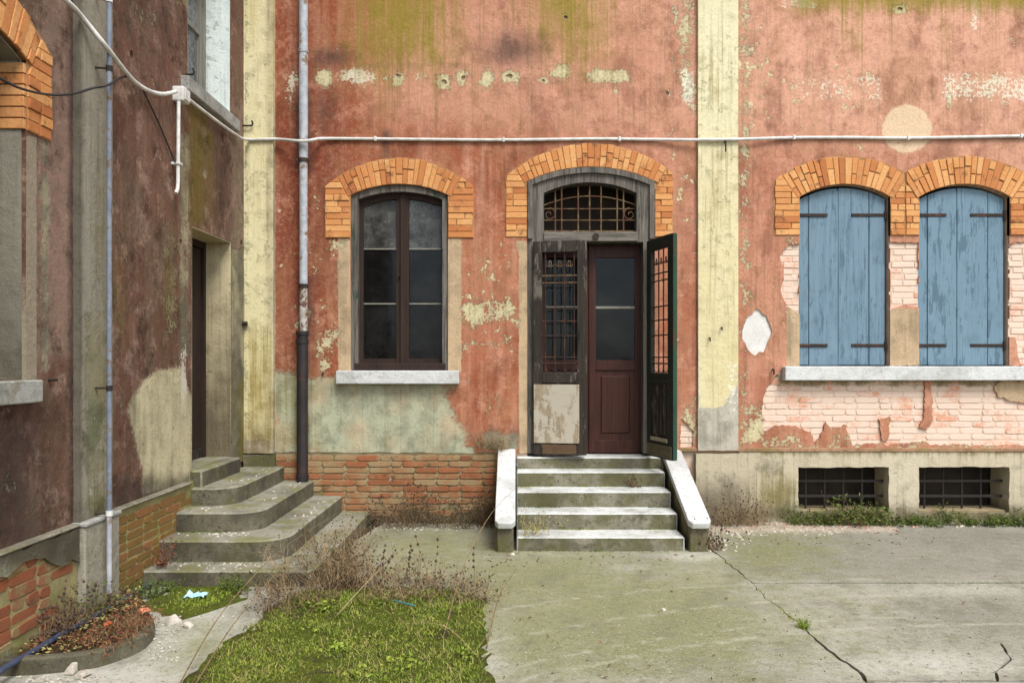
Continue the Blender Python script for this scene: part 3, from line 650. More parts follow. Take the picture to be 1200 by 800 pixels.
# bricks
def brick_meshes(name, L, H, D, bev, mat, n=6, seed=0, jit=.004):
    r = random.Random(seed); out = []
    for k in range(n):
        j = lambda: r.uniform(-jit, jit)
        poly = [(-L/2 + j(), -H/2 + j()*.7), (L/2 + j(), -H/2 + j()*.7), (L/2 + j(), H/2 + j()*.7), (-L/2 + j(), H/2 + j()*.7)]
        if jit > .005:
            c = min(.3*H, .016); poly = [p for (i, (x, y)) in enumerate(poly) for p in (((x + c*(1 if x < 0 else -1), y), (x, y + c*(1 if y < 0 else -1))) if i % 2 else ((x, y + c*(1 if y < 0 else -1)), (x + c*(1 if x < 0 else -1), y)))]
        b = MB().prism(lambda u, v, w: Vector((u, v, w)), poly, -D, 0, bev); out.append(b.mesh(name, mat, (0, 0, 0)))
    return out
def brick_field(P, parent, polys, u0, u1, v0, v1, mats, w, seed, course=.0655, L=.245, jit=.004, bev=.004, wj=.005, skip=0.0, grow=.05, limit=9999, hd=.13, fit=None):
    r = random.Random(seed); S = brick_meshes('brick', L - .011, course - .010, .05, bev, mats, 6, seed, jit); Hh = brick_meshes('brick', L/2 - .012, course - .010, .05, bev, mats, 4, seed + 1, jit)
    cand = []; v = v0 + course/2; row = 0
    while v < v1:
        u = u0 - L * (0 if row % 2 else .5) - r.uniform(0, .03)
        while u < u1:
            head = r.random() < hd; l = L/2 if head else L; cu = u + l/2
            pts = np.array([(cu + a*(l/2 - grow*.3), v + b*.02) for a in (-1, -.5, 0, .5, 1) for b in (-1, 1)])
            if any(pip(pts[:, 0], pts[:, 1], q).any() for q in polys) and r.random() > skip: cand.append((cu, v, head))
            u += l
        v += course; row += 1
    for cu, v, head in cand[:limit]:
        me = r.choice(Hh if head else S); l = (L/2 if head else L) - .011; sx = 1.0
        if fit:
            a, b = max(cu - l/2, fit[0]), min(cu + l/2, fit[1])
            if b - a < .03: continue
            cu = (a + b)/2; sx = (b - a)/l
        o = obj('brick', me, parent, P(cu, v + r.uniform(-.002, .002), w + r.uniform(-wj, wj*.6)), P.rot)
        if sx != 1.0: o.scale.x = sx
    return len(cand)
nb = brick_field(REAR, rear, [exp_main], R(885,0)[0], R(1216,0)[0], R(0,523)[1], R(0,444)[1], LIMEB, -.0205, 3, wj=.004, bev=.0025, jit=.0052)
nb += brick_field(REAR, rear, [exp_l], R(905,0)[0], R(936,0)[0] - .05, R(0,372)[1], R(0,282)[1], LIMEB, -.0195, 4, fit=(-9, R(936.8,0)[0]))
nb += brick_field(REAR, rear, [exp_p], R(1048,0)[0], R(1073,0)[0], R(0,364)[1], R(0,284)[1], LIMEB, -.0195, 5, fit=(R(1043.2,0)[0], R(1076.8,0)[0]))
nb += brick_field(REAR, rear, [exp_r], R(1188,0)[0], R(1210,0)[0], R(0,428)[1], R(0,282)[1], LIMEB, -.0195, 6, fit=(R(1183.2,0)[0], 9))
nb += brick_field(REAR, rear, [exp_d], R(795,0)[0], R(815,0)[0], R(0,527)[1], R(0,488)[1], LIMEB, -.0195, 7, fit=(R(768,0)[0], 9))
LPL = RP([(324,612),(584,612),(584,534),(324,534)])
sheet('brick_plinth', REAR, [(R(324,0)[0], -.06), (R(606,0)[0], -.06), (R(606,0)[0], R(0,531)[1]), (R(324,0)[0], R(0,531)[1])], [], .004, .025, MORT_O, rear, .1, None, (), .003)
nb += brick_field(REAR, rear, [LPL], R(326,0)[0], R(596,0)[0], R(0,612)[1], R(0,534)[1], OLDB, .016, 8, jit=.006, skip=.06, wj=.006)

rem = ragged([R(326, 618), R(604, 618), R(604, 590), R(560, 597), R(520, 603), R(480, 598), R(455, 606), R(420, 602), R(326, 606)], .05, .014, 91)
sheet('cement_remnant', REAR, rem, [], .022, .03, GRY, rear, .04, lambda u, v: {'soot_shade': 0*u + .8, 'lime': 0*u + .6, 'moss': 0*u + .5}, (), .004)
# arches
rear_arch(381, 411, 525, 555, 279, 229, 216, 87, 219, 185, seed=1, nv=21)
rear_arch(592.5, 618, 767, 788.5, 278, 213, 196, 98, 205, 168, seed=2, nv=25)
rear_arch(907, 937, 1043, 1060, 276, 231, 216, 83, 211, 183, seed=3, nv=20)
rear_arch(1060.3, 1077, 1183, 1213, 276, 231, 216, 83, 211, 183, seed=4, nv=20)

def rbox(x0, x1, y0, y1, w0, w1): a, z1 = R(x0, y0); b, z0 = R(x1, y1); return MB().box(a, b, DW - w1, DW - w0, z0, z1)
# left window
fr = sheet('window_frame', REAR, RP(arch(411.3, 524.7, 434, 229, 216.3)), [RP(arch(419, 518, 427, 233, 224))], -.02, .13, WGREY, rear); tag(fr, 'silver grey wooden frame of the arched window')
win = sheet('window_sash', REAR, RP(arch(417.2, 519.8, 428.2, 232, 221.6)), [RP([(424,420),(463,420),(463,231),(443,234),(424,240)]), RP([(478,420),(516.5,420),(516.5,240),(498,234),(478,231)])], -.09, .05, WSASH, rear); tag(win, 'dark brown two leaf sash of the arched window')
rbox(467.5, 473.5, 224, 427, -.10, -.072).build('meeting_rail', WSASH, win, bevel=.006)
rbox(415, 522, 425.5, 434, -.10, -.012).build('bottom_rail', WSASH, win, bevel=.006)
for x0, x1 in ((423, 464), (477, 517.5)):
    for k, (ya, yb) in enumerate(((226, 290), (290, 355), (355, 421))):
        rbox(x0, x1, ya + (6 if k == 0 else 0), yb, -.122, -.118).build('pane', GLASS_SKY if k == 0 else GLASS, win)
    for y in (290, 355): rbox(x0, x1, y - .8, y + .8, -.128, -.105).build('glazing_bar', WPALE, win)
sl_ = rbox(396, 538.5, 434, 449.5, -.30, .11).build('window_sill', SILL, rear, bevel=.008); tag(sl_, 'white stone sill of the arched window')
MB().tube([(R(467,0)[0], DW - .07 + .15, R(0,322)[1]), (R(467,0)[0], DW + .04, R(0,322)[1])], .011, 8).build('knob', IRON_D, win)

# twin shuttered windows
tag(rbox(916.5, 1226, 429, 445.5, -.30, .10).build('window_sill', SILL, rear, bevel=.008), 'long white stone sill under the blue shutters')
def shutter(x0, x1, cx, hinge_left, split, mat, seed):
    r = random.Random(seed); rad = (53*53 + 15*15)/30.0; ytop = lambda x: 219 + rad - math.sqrt(rad*rad - (x-cx)**2)
    sh = None
    xs = [x0, split, x1]
    segs = sorted([(xs[i], xs[i+1]) for i in range(2)], key=lambda s_: s_[0] - s_[1])   # wide board first
    for a, b in segs:
        a_, b_ = a + .35, b - .35; dy = r.uniform(-1, 1)
        poly = RP([(a_ - (2.5 if a == x0 and hinge_left else 0), 428 + dy*.4), (b_, 428 + dy*.4)] + [(b_ + (a_-b_)*i/5, ytop(b_ + (a_-b_)*i/5)) for i in range(6)])
        o = MB().prism(REAR, poly, -.095, -.055 + r.uniform(-.004, .004), .004).build('shutter' if sh is None else 'board', mat, rear if sh is None else sh)
        if sh is None: sh = o
    for y in (251, 404.5):
        s0, s1 = (x0 + 1, x0 + 36) if hinge_left else (x1 - 40, x1 + 1)
        rbox(s0, s1, y - 1.8, y + 1.8, -.06, -.044).build('strap_hinge', IRON, sh, bevel=.003)
        hx = x0 if hinge_left else x1
        MB().tube([R(hx, y + 4) + (0,), R(hx, y - 4) + (0,)][0:0] or [(R(hx, 0)[0], DW + .045, R(0, y + 5)[1]), (R(hx, 0)[0], DW + .045, R(0, y - 5)[1])], .012, 8).build('hinge_pin', IRON, sh)
    return sh
for cx, mt in ((990, WBLUE), (1130, WBLUE2)):
    tag(shutter(cx - 54, cx - 6, cx, True, cx - 40, mt, cx), None); tag(shutter(cx - 5.5, cx + 50, cx, False, cx + 31, mt, cx + 1), None)
    MB().add([], []); rbox(cx - 8, cx - 4, 222, 428, -.11, -.06).build('cover_strip', mt, rear)

# cellar grilles
for x0, x1, lab in ((935, 1041, 0), (1076, 1182, 1)):
    g_ = rbox(x0 + .5, x1 - .5, 598, 603, -.30, -.03).build('cellar_window', MORT_O, rear, bevel=.006)
    rbox(x0 - 2, x1 + 2, 546, 602, -.345, -.32).build('boarding', WDARK, g_) if False else None
    for i in range(4):
        x = x0 + 14 + i*22.3; MB().tube([(R(x,0)[0], DW + .12, R(0,600)[1]), (R(x,0)[0], DW + .12, R(0,546)[1])], .011, 6).build('iron_bar', IRON_D, g_)
    for y in (565, 583): rbox(x0 - 1, x1 + 1, y - 1.4, y + 1.4, -.135, -.105).build('iron_bar', IRON_D, g_)

# ---- entrance: frame, fanlight, inner door, two outer leaves
df = sheet('door_frame', REAR, RP(arch(618.4, 766.6, 531, 213, 196.4)), [RP([(632,535),(754,535),(754,283.5),(632,283.5)]), RP(arch(637.5, 746, 271.5, 226, 213.5))], -.0, .17, WGREY, rear); tag(df, 'silver grey weathered door frame with arched head')
mo = sheet('head_moulding', REAR, RP(arch(618.6, 766.4, 280, 213, 196.6)), [RP(arch(624, 761, 282, 217, 203))], .03, .05, WGREY, df)
rbox(637, 747, 272.5, 283, -.10, .018).build('transom', WGREYH, df, bevel=.006)
b_ = MB(); b_.tube([(R(698,0)[0], DW - .018, R(0,277.5)[1]), (R(698,0)[0], DW - .034, R(0,277.5)[1])], .035, 12); b_.build('lock_plate', IRON, df)
fan = rbox(638, 746, 269.2, 271.2, -.075, -.05).build('fanlight_grille', IRON_Y, rear); tag(fan, 'rusty yellow iron grille of the fanlight')
yb = DW + .06
def P3(x, y, w=-.06): a, b = R(x, y); return (a, DW - w, b)
for x in (651, 658.5, 678, 691.5, 705, 724, 731.5): MB().tube([P3(x, 271), P3(x, 213 + abs(x-692)**2/420 + 3)], .0085, 6).build('iron_bar', IRON_Y, fan)
for y in (243.5, 257): MB().tube([P3(637, y), P3(747, y)], .006, 6).build('iron_bar', IRON_Y, fan)
MB().tube([P3(637 + 110*i/14, 228.5 + ((637 + 110*i/14) - 692)**2/275.0) for i in range(15)], .006, 6).build('iron_bar', IRON_Y, fan)
for s_ in (-1, 1):
    pts = []
    for i in range(26):
        t = i/25; a = t*2.6*math.pi; rr = 6.6*(1-t) + 1.2
        pts.append(P3(691.5 + s_*(47.5) + s_*rr*math.sin(a)*-1, 250 - rr*math.cos(a)))
    MB().tube(pts, .0055, 6).build('scroll', IRON_Y, fan)
# inner glazed door (two leaves, brown)
for x0, x1 in ((631, 690), (690.5, 753)):
    dz = DW + .19; a = (x0 - 604)/108; b = (x1 - 604)/108; zt, zb = 2.985, .72
    d = MB()
    d.box(a, a + .075, dz, dz + .045, zb, zt); d.box(b - .075, b, dz, dz + .045, zb, zt); d.box(a + .075, b - .075, dz, dz + .045, zt - .14, zt); d.box(a + .075, b - .075, dz, dz + .045, 1.62, 1.73); d.box(a + .075, b - .075, dz, dz + .045, zb, .86)
    inn = d.build('inner_door', WBROWN, rear, bevel=.005); tag(inn, 'red brown glazed inner door leaf')
    MB().box(a + .06, b - .06, dz + .018, dz + .035, .85, 1.63).build('panel', WBROWN, inn)
    MB().box(a + .13, b - .13, dz + .006, dz + .03, .93, 1.56).build('raised_panel', WBROWN, inn, bevel=.012)
    MB().box(a + .07, b - .07, dz + .02, dz + .024, 1.73, 2.30).build('pane', GLASS, inn); MB().box(a + .07, b - .07, dz + .02, dz + .024, 2.31, 2.85).build('pane', GLASS, inn)
    MB().box(a + .075, b - .075, dz + .012, dz + .03, 2.292, 2.318).build('glazing_bar', WPALE, inn)
MB().box(R(640,0)[0] - .12, R(752,0)[0] + .06, DW + .11, DW + .33, 2.98, 3.06).build('lintel_board', WDARK, rear)

def leaf(hx, hy, ang, W, z0, z1, mats, right):
    """leaf swung about its hinge: a along the leaf, b thickness, z up"""
    dx, dy = math.cos(ang), math.sin(ang); T = .045
    M = Matrix(((dx, -dy, 0, hx), (dy, dx, 0, hy), (0, 0, 1, 0), (0, 0, 0, 1)))
    st, edge_, panel = mats
    bx = lambda a0, a1, b0, b1, c0, c1: MB().box(a0, a1, b0, b1, c0, c1, M)
    m_ = bx(0, .095, 0, T, z0, z1); m_.v += []; 
    for q in ((W - .095, W, 0, T, z0, z1), (.095, W - .095, 0, T, z1 - .12, z1), (.095, W - .095, 0, T, z0, z0 + .16), (.095, W - .095, 0, T, 1.49, 1.60)):
        n = len(m_.v); t = MB().box(*q, M); m_.add(t.v, t.f)
    lf = m_.build('door_leaf', st, rear, bevel=.006)
    bx(.09, W - .09, .012, T - .012, z0 + .15, 1.50).build('panel', panel, lf)
    # grille
    f = W - .19
    V3 = lambda a, z, b=T/2: M @ Vector((a, b, z))
    for i in range(4):
        a = .095 + f*(i + .35)/3.7; MB().tube([V3(a, 1.60), V3(a, z1 - .125)], .0075, 6).build('iron_bar', IRON, lf)
    for z in (2.62, 2.545, 2.28, 2.14, 1.985, 1.76, 1.695):
        MB().tube([V3(.09, z), V3(W - .09, z)], .007, 6).build('iron_bar', IRON_Y if z > 2.5 and not right else IRON, lf)
    for i in range(3):
        for s_ in (-1, 1):
            a = .095 + f*(i + .85)/3.7
            MB().tube([V3(a + s_*.012 + s_*.026*math.cos(q*.55 + 1.57), 2.745 + .03*math.sin(q*.55 + 1.57)) for q in range(9)], .005, 5).build('scroll', IRON_Y if not right else IRON, lf)
            if s_ > 0: MB().tube([V3(a + .045*math.cos(math.pi + q*.52), 1.645 + .04*math.sin(math.pi + q*.52)) for q in range(7)], .005, 5).build('scroll', IRON, lf)
    return lf, bx, V3
lf, bx, V3 = leaf(.185, DW - .06, math.radians(-9), .565, .735, 2.985, (WDARK, WDARK, WDARK), False); tag(lf, 'dark weathered outer door leaf with iron grille and plywood patch')
bx(.012, .49, -.016, -.001, .86, 1.475).build('plywood_board', WPLY, lf)
bx(.10, .46, -.012, -.0005, .745, .845).build('bottom_board', wood_mat('faded_brown_board', C(92,72,52), C(76,58,42), C(44,34,26), None, 0, (1.5,20,20)), lf)
MB().tube([V3(.50, 2.02, -.001), V3(.50, 2.02, -.04), V3(.50, 1.93, -.045)], .009, 6).build('handle', IRON_D, lf)
for z in (1.16, 1.17): pass
lf, bx, V3 = leaf(1.385, DW - .06, math.radians(-72.5), .565, .735, 2.985, (WGREEN, WGREENE, WDARK), True); tag(lf, 'dark green outer door leaf standing wide open')
bx(.5655, .572, .001, .044, .74, 2.98).build('green_edge', WGREENE, lf)
for i in range(4): bx(.14 + i*.075, .185 + i*.075, -.004, .014, .97, 1.36).build('slat', WDARK, lf, bevel=.006)
bx(.105, .46, -.012, .002, .90, .94).build('panel_moulding', wood_mat('bleached_moulding', C(150,140,118), C(120,112,92), C(70,64,52), None, 0, (2,20,20)), lf, bevel=.005)
bx(.09, .475, -.012, .002, 1.50, 1.53).build('panel_moulding', WGREEN, lf, bevel=.005)
bx(.02, .545, -.010, .0, .745, .87).build('bottom_board', wood_mat('olive_bare_board', C(92,84,62), C(74,66,48), C(44,40,30), None, 0, (3,3,20)), lf, bevel=.004)
# ================================================================== LEFT WING
wing = thing('side_wing', (XL, 4.5, 0), 'brown stained side wing with brick plinth, narrow door and grey pilaster', 'building')
WY0 = -1.5
ON = [(3.474, 1.61), (4.526, 1.61)] + [R(x, y) for x, y in []]
def arch_uv(u0, u1, vb, vs_, vc, n=12):
    h = (u1-u0)/2; rise = vc - vs_; r = (h*h + rise*rise)/(2*rise); a0 = math.asin(h/r); c = (u0+u1)/2
    return [(u0, vb), (u1, vb)] + [(c + r*math.sin(a0 - 2*a0*i/n), vc - r + r*math.cos(a0 - 2*a0*i/n)) for i in range(n+1)]
def rect(u0, u1, v0, v1): return [(u0, v0), (u1, v0), (u1, v1), (u0, v1)]
NEAR = lambda d=0, wb=0: arch_uv(3.474 + d, 4.526 - d, 1.61 + wb, 3.484 - d*.3, 3.60 - d)
UP = rect(6.76, 7.775, 4.18, 6.1); WD = rect(6.85, 7.80, .74, 2.925)
sheet('masonry_wall', WING, [(WY0, -.1), (DW + .36, -.1), (DW + .36, TOP), (WY0, TOP)], [NEAR(), UP, WD], -.026, .36, MORT_O, wing)
for (a, b, z0, z1) in ((2.8, 5.4, .7, 4.0), (6.0, 8.9, .735, 3.6), (6.0, 8.9, 3.7, 6.8)):
    rm = MB().box(XL - 3, XL - .392, a, b, z0, z1); rm.f = [f[::-1] for f in rm.f]; rm.build('room_interior', DARKIN, wing)
MB().box(XL - 4.2, XL + .22, WY0 - .05, DW + 4.3, TOP + .165, TOP + .32).build('roof_slab', PLI, wing)

def wing_attrs(u, v):
    u = np.maximum(u, 2.0); x = 604 + XL*FPX/u; y = 423 - (v - EYE)*FPX/u; d = {}
    d['fade_light'] = mx(f_box(x, y, 40, -100, 88, 420, 12) * .9, f_box(x, y, 268, 120, 292, 480, 8) * .9, f_ell(x, y, 190, 150, 40, 120) * .35)
    d['peel'] = mx(f_box(x, y, 186, 270, 214, 400, 8) * .46, f_box(x, y, 138, 250, 146, 480, 4) * .45, f_box(x, y, 266, 150, 290, 320, 8) * .42, f_ell(x, y, 20, 560, 40, 50) * .38, f_box(x, y, 75, 200, 86, 600, 5)*.35)
    d['bare'] = mx(f_poly(x, y, [(212,430),(185,435),(164,447),(150,480),(158,515),(166,545),(168,580),(226,566),(226,470),(218,455),(214,440)], 16))
    d['lime'] = mx(f_box(x, y, 206, 150, 226, 420, 6) * .55, f_box(x, y, 262, 290, 292, 560, 6) * .8, f_box(x, y, 42, 160, 62, 440, 10) * .62)
    d['moss'] = mx(f_box(x, y, 222, 120, 244, 262, 16) * .85, f_box(x, y, 242, 150, 250, 255, 4) * .62, f_ell(x, y, 200, 340, 16, 70) * .40, f_ell(x, y, 140, 340, 10, 60) * .4, f_box(x,y,276,440,290,560,6)*.6)
    d['soot_shade'] = mx(f_box(x, y, -60, 470, 60, 660, 40) * .72, f_box(x, y, 252, 190, 268, 250, 10) * .6, f_box(x, y, 130, 555, 226, 600, 10) * .7, f_ell(x, y, 150, 500, 14, 60) * .5, f_box(x, y, 100, -100, 225, 60, 60) * .5, f_box(x, y, 80, -100, 88, 620, 3) * .7, f_box(x,y,225,560,300,590,10)*.6)  # includes a dark line down the near edge of the pilaster
    d['white'] = mx(f_ell(x, y, 10, 570, 22, 16) * .42, f_ell(x, y, 215, 440, 4, 40) * .8, f_ell(x, y, 240, 205, 3, 5)*.8)
    d['pale'] = mx(f_box(x, y, -80, 160, 43, 446, 3))
    return d
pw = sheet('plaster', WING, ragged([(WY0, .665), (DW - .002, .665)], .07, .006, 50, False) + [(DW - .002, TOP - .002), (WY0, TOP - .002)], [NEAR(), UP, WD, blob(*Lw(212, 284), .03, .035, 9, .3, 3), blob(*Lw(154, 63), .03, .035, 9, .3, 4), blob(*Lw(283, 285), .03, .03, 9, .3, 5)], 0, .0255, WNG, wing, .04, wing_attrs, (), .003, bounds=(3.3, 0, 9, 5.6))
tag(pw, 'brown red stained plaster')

# pilaster and its cement foot
def gry_attrs(u, v):
    u = np.maximum(u, 2.0); x = 604 + XL*FPX/u; y = 423 - (v - EYE)*FPX/u
    return {'moss': mx(f_ell(x, y, 112, 260, 10, 60) * .5, f_box(x, y, 84, 560, 130, 620, 30) * .5, f_ell(x, y, 118, 400, 6, 120)*.5), 'soot_shade': mx(f_box(x, y, 82, -50, 90, 640, 3) * .7, f_box(x, y, 84, 590, 130, 640, 12) * .5), 'fade_light': .4 + 0*x, 'lime': f_ell(x, y, 105, 470, 18, 160)*.75, 'peel': f_ell(x, y, 118, 60, 6, 14)*.6, 'white': f_ell(x, y, 100, 575, 3, 8)*.8}  # darker along the pilaster's near edge and towards its foot
tag(sheet('pilaster', WING, ragged(rect(5.015, 5.424, .668, TOP - .004), .25, .002, 3), [], .04, .06, GRY, wing, .05, gry_attrs, (), .0025, bounds=(3, 0, 9, 5.6)), 'grey cement pilaster')
fo = MB().prism(WING, [(5.0, -.05), (5.44, -.05), (5.44, .64), (5.0, .64)], -.02, .085, .012); tag(fo.build('pilaster_base', stone_mat('rough_grey_cement', C(138,132,116), C(152,146,130), C(90,84,70), C(110,106,70), -.08, .5), wing), 'grey cement foot of the pilaster')
MB().box(XL - .01, XL + .095, 4.992, 5.448, .641, .668).build('pilaster_cap', SILLD, wing, bevel=.006)
# reveals (linings of the openings)
def grown(o, d):
    c = np.mean(o, 0); return [(p[0] + (-d if p[0] > c[0] else d), p[1] + (-d if p[1] > c[1] else d)) for p in o]
def rev_attrs(u, v): return {'moss': np.clip(1 - np.abs(v - .9)/.5, 0, 1) * .6, 'soot_shade': np.clip(1.1 - (v - .74)/.5, 0, 1), 'bare': np.clip(1 - np.abs(v - 1.9)/1.4, 0, 1)*.5, 'fade_light': 0*u + .4}
sheet('door_reveal', WING, [(a, b) for a, b in grown(WD, .0015)], [grown(WD, .012)], -.003, .345, CRE, wing, .03, rev_attrs)
sheet('window_reveal', WING, grown(UP, .0015), [grown(UP, .012)], -.003, .345, WHR, wing, .04, None)
sheet('window_reveal', WING, NEAR(.0015, .0015), [NEAR(.012, .012)], -.022, .32, GRY, wing, .05, lambda u, v: {'soot_shade': np.clip(1.0 - (v - 1.6)/.6, 0, 1)*.7, 'fade_light': 0*u + .35})
# near arched window
za = brick_arch(WING, wing, 3.235, 3.474, 4.526, 4.765, 3.075, 3.484, 3.60, 0, .79, 3.575, 3.884, w=.02, seed=9, nv=21)
# brick returns inside the jamb
for k in range(6):
    for side in (0, 1):
        v = 3.08 + k*.0655
        y = 4.526 if side else 3.474
        MB().box(XL - .22 - (.03 if k % 2 else 0), XL + .004, y - (.024 if side else .0), y + (.0 if side else .024), v, v + .0585).build('arch_brick', ARCHB, za, bevel=.003)
fr = sheet('window_frame', WING, NEAR(.013, .013), [NEAR(.075, .09)], -.23, .08, WDARK, wing); tag(fr, 'dark wooden frame of the near arched window')
ws = sheet('window_sash', WING, NEAR(.07, .085), [rect(3.62, 3.97, 1.80, 2.40), rect(4.03, 4.38, 1.80, 2.40), rect(3.62, 3.97, 2.43, 3.3), rect(4.03, 4.38, 2.43, 3.3)], -.26, .045, WSASH, wing)
for a, b in ((3.61, 3.98), (4.02, 4.39)):
    for c, e in ((1.79, 2.41), (2.42, 3.31)): MB().box(XL - .287, XL - .283, a, b, c, e).build('pane', GLASS, ws)
tag(MB().box(XL - .25, XL + .06, 3.36, 4.60, 1.475, 1.608).build('window_sill', SILLD, wing, bevel=.007), 'dusty grey stone sill of the near window')
# upper window
fr = sheet('window_frame', WING, grown(UP, .013), [grown(UP, .07)], -.24, .06, WPALE, wing)
ws = sheet('window_sash', WING, grown(UP, .068), [rect(6.90, 7.22, 4.32, 4.95), rect(7.32, 7.64, 4.32, 4.95), rect(6.90, 7.22, 5.0, 5.95), rect(7.32, 7.64, 5.0, 5.95)], -.255, .045, WPALE, wing); tag(ws, 'pale painted sash of the upper window')
for a, b in ((6.89, 7.23), (7.31, 7.65)):
    for c, e in ((4.31, 4.96), (4.99, 5.96)): MB().box(XL - .287, XL - .283, a, b, c, e).build('pane', GLASSP, ws)
tag(MB().box(XL - .25, XL + .07, 6.62, 7.86, 4.055, 4.178).build('window_sill', SILLD, wing, bevel=.007), 'grey stone sill of the upper window')
# side door
dd = sheet('door_frame', WING, grown(WD, .0125), [rect(6.92, 7.73, .70, 2.85)], -.25, .07, WSASH, wing); tag(dd, 'brown wooden frame of the side door')
dl = MB().box(XL - .33, XL - .29, 6.925, 7.725, .75, 2.845).build('door_leaf', WBROWN, wing); tag(dl, 'dark brown plank leaf of the side door')
for k in range(5): MB().box(XL - .292, XL - .277, 6.93 + k*.159, 6.93 + k*.159 + .153, .86, 2.84).build('plank', WSASH, dl, bevel=.004)
MB().box(XL - .292, XL - .27, 6.93, 7.72, .752, .855).build('kick_board', WDARK, dl, bevel=.004)
MB().box(XL - .36, XL - .001, 6.8635, 7.7865, .70, .753).build('threshold', CSTEP, wing)

# plinth: mortar bed, bricks, patches of render, cement capping
sheet('brick_plinth', WING, [(WY0, -.06), (6.9, -.06), (6.9, .66), (WY0, .66)], [], .034, .06, MORT_G, wing, .08, None, (), .004, bounds=(3.5, -.1, 7, .7))
cap = MB().prism(WING, [(WY0, .648), (4.99, .648), (4.99, .668), (WY0, .668)], -.01, .066, .01); cap.build('plinth_capping', stone_mat('dirty_cement_ledge', C(124,118,102), C(140,134,118), C(74,68,58), C(92,88,54), -.04, .6), wing)
cap = MB().prism(WING, [(5.45, .648), (6.72, .648), (6.72, .668), (5.45, .668)], -.01, .064, .01); cap.build('plinth_capping', stone_mat('dirty_cement_ledge', C(124,118,102), C(140,134,118), C(74,68,58), C(92,88,54), -.04, .6), wing)
near_reg = [rect(3.3, 4.985, .05, .60)]; far_reg = [rect(5.47, 6.62, -.0, .63)]
brick_field(WING, wing, near_reg, 3.35, 4.86, .0, .62, REDB, .041, 61, course=.073, L=.25, jit=.010, bev=.005, wj=.007, hd=.35, skip=.16)
brick_field(WING, wing, far_reg, 5.53, 6.6, .0, .63, MOSSB, .041, 62, course=.067, L=.25, jit=.006, bev=.004, wj=.004, hd=.3)
def ren_attrs(u, v):
    u = np.maximum(u, 2.0); x = 604 + XL*FPX/u; y = 423 - (v - EYE)*FPX/u
    return {'soot_shade': mx(f_box(x, y, -90, 600, 90, 665, 12) * .85, 0*x), 'moss': f_box(x, y, -60, 700, 90, 780, 20)*.7, 'lime': 0*x + .55}
ren = ragged([(WY0, .16), (3.9, .16), (4.25, .12), (4.5, .05), (4.62, .0), (4.70, -.05), (WY0, -.05)][::-1], .06, .012, 63)
sheet('cement_render', WING, ren, [], .058, .03, GRY, wing, .04, ren_attrs, (), .003, bounds=(3.5, -.1, 5, .7))
ren = ragged([(WY0, .642), (WY0, .57), (4.1, .565), (4.28, .52), (4.42, .57), (4.62, .54), (4.78, .45), (4.9, .46), (4.985, .42), (4.985, .642)], .05, .010, 64)
sheet('cement_render', WING, ren, [], .060, .03, GRY, wing, .04, ren_attrs, (), .003, bounds=(3.5, -.1, 5, .7))

# ================================================================== STEPS
st = thing('entrance_steps', (.77, 7.6, 0), 'straight flight of five white stone steps with sloping copings at double door', 'steps')
sx0, sx1 = .012, 1.535
lev = [(6.975, .128), (7.285, .282), (7.59, .434), (7.895, .585), (8.13, .706)]
def step_mesh(poly, z0, z1, tread, riser, parent, name='step', bev=.012, rag=0):
    m_ = MB(); n = len(poly)
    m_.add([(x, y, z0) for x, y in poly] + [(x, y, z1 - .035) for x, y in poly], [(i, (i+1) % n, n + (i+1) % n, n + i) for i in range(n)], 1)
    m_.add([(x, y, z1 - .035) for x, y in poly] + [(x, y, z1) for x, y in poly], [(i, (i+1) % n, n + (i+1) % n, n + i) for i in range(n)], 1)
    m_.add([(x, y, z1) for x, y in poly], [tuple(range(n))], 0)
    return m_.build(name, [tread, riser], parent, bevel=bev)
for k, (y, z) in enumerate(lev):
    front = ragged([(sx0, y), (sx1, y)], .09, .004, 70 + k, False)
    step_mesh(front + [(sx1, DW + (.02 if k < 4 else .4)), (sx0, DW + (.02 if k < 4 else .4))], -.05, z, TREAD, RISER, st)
for x0, x1, rgt in ((-.185, .0, False), (1.552, 1.755, True)):
    m_ = MB(); yf = 6.93; prof = [(yf, -.05), (DW - .03, -.05), (DW - .03, .705), (yf, .215)]
    n = 4; m_.add([(x0 + .018, a, b) for a, b in prof] + [(x1 - .018, a, b) for a, b in prof], [(0,1,2,3)[::-1], (4,5,6,7)] + [(i, (i+1) % n, n + (i+1) % n, n + i) for i in range(n)][:])
    ck = m_.build('cheek_wall', CHEEK, st, bevel=.01)
    # coping slab on the slope, front corners clipped
    yb_, zb_, yf_, zf_ = DW - .012, .79, 6.86, .277; L = math.hypot(yb_ - yf_, zb_ - zf_); d = Vector((0, (yb_-yf_)/L, (zb_-zf_)/L)); nrm = Vector((0, -d.z, d.y)); o_ = Vector((0, yf_, zf_))
    pl_ = [(x0, .05), (x0 + .03, 0), (x1 - .03, 0), (x1, .05), (x1, L - (.05 if rgt else 0)), (x1 - (.035 if rgt else 0), L), (x0, L)]
    m_ = MB(); n = len(pl_); tv = [o_ + d*b + Vector((a, 0, 0)) for a, b in pl_]
    m_.add([p - nrm*.062 for p in tv] + tv, [tuple(range(n))[::-1], tuple(range(n, 2*n))] + [(i, (i+1) % n, n + (i+1) % n, n + i) for i in range(n)])
    cp = m_.build('coping', SILL, ck, bevel=.010, bseg=2)
    if not rgt:
        pass
cs = thing('corner_steps', (-2.2, 7.2, 0), 'moss covered cement corner steps with rounded corner below side door', 'steps')
cl_ = [(5.88, -1.548, .12, .06), (6.14, -1.845, .29, .26), (6.45, -2.145, .452, .24), (6.745, -2.46, .606, .24), (6.81, -2.775, .752, .02)]
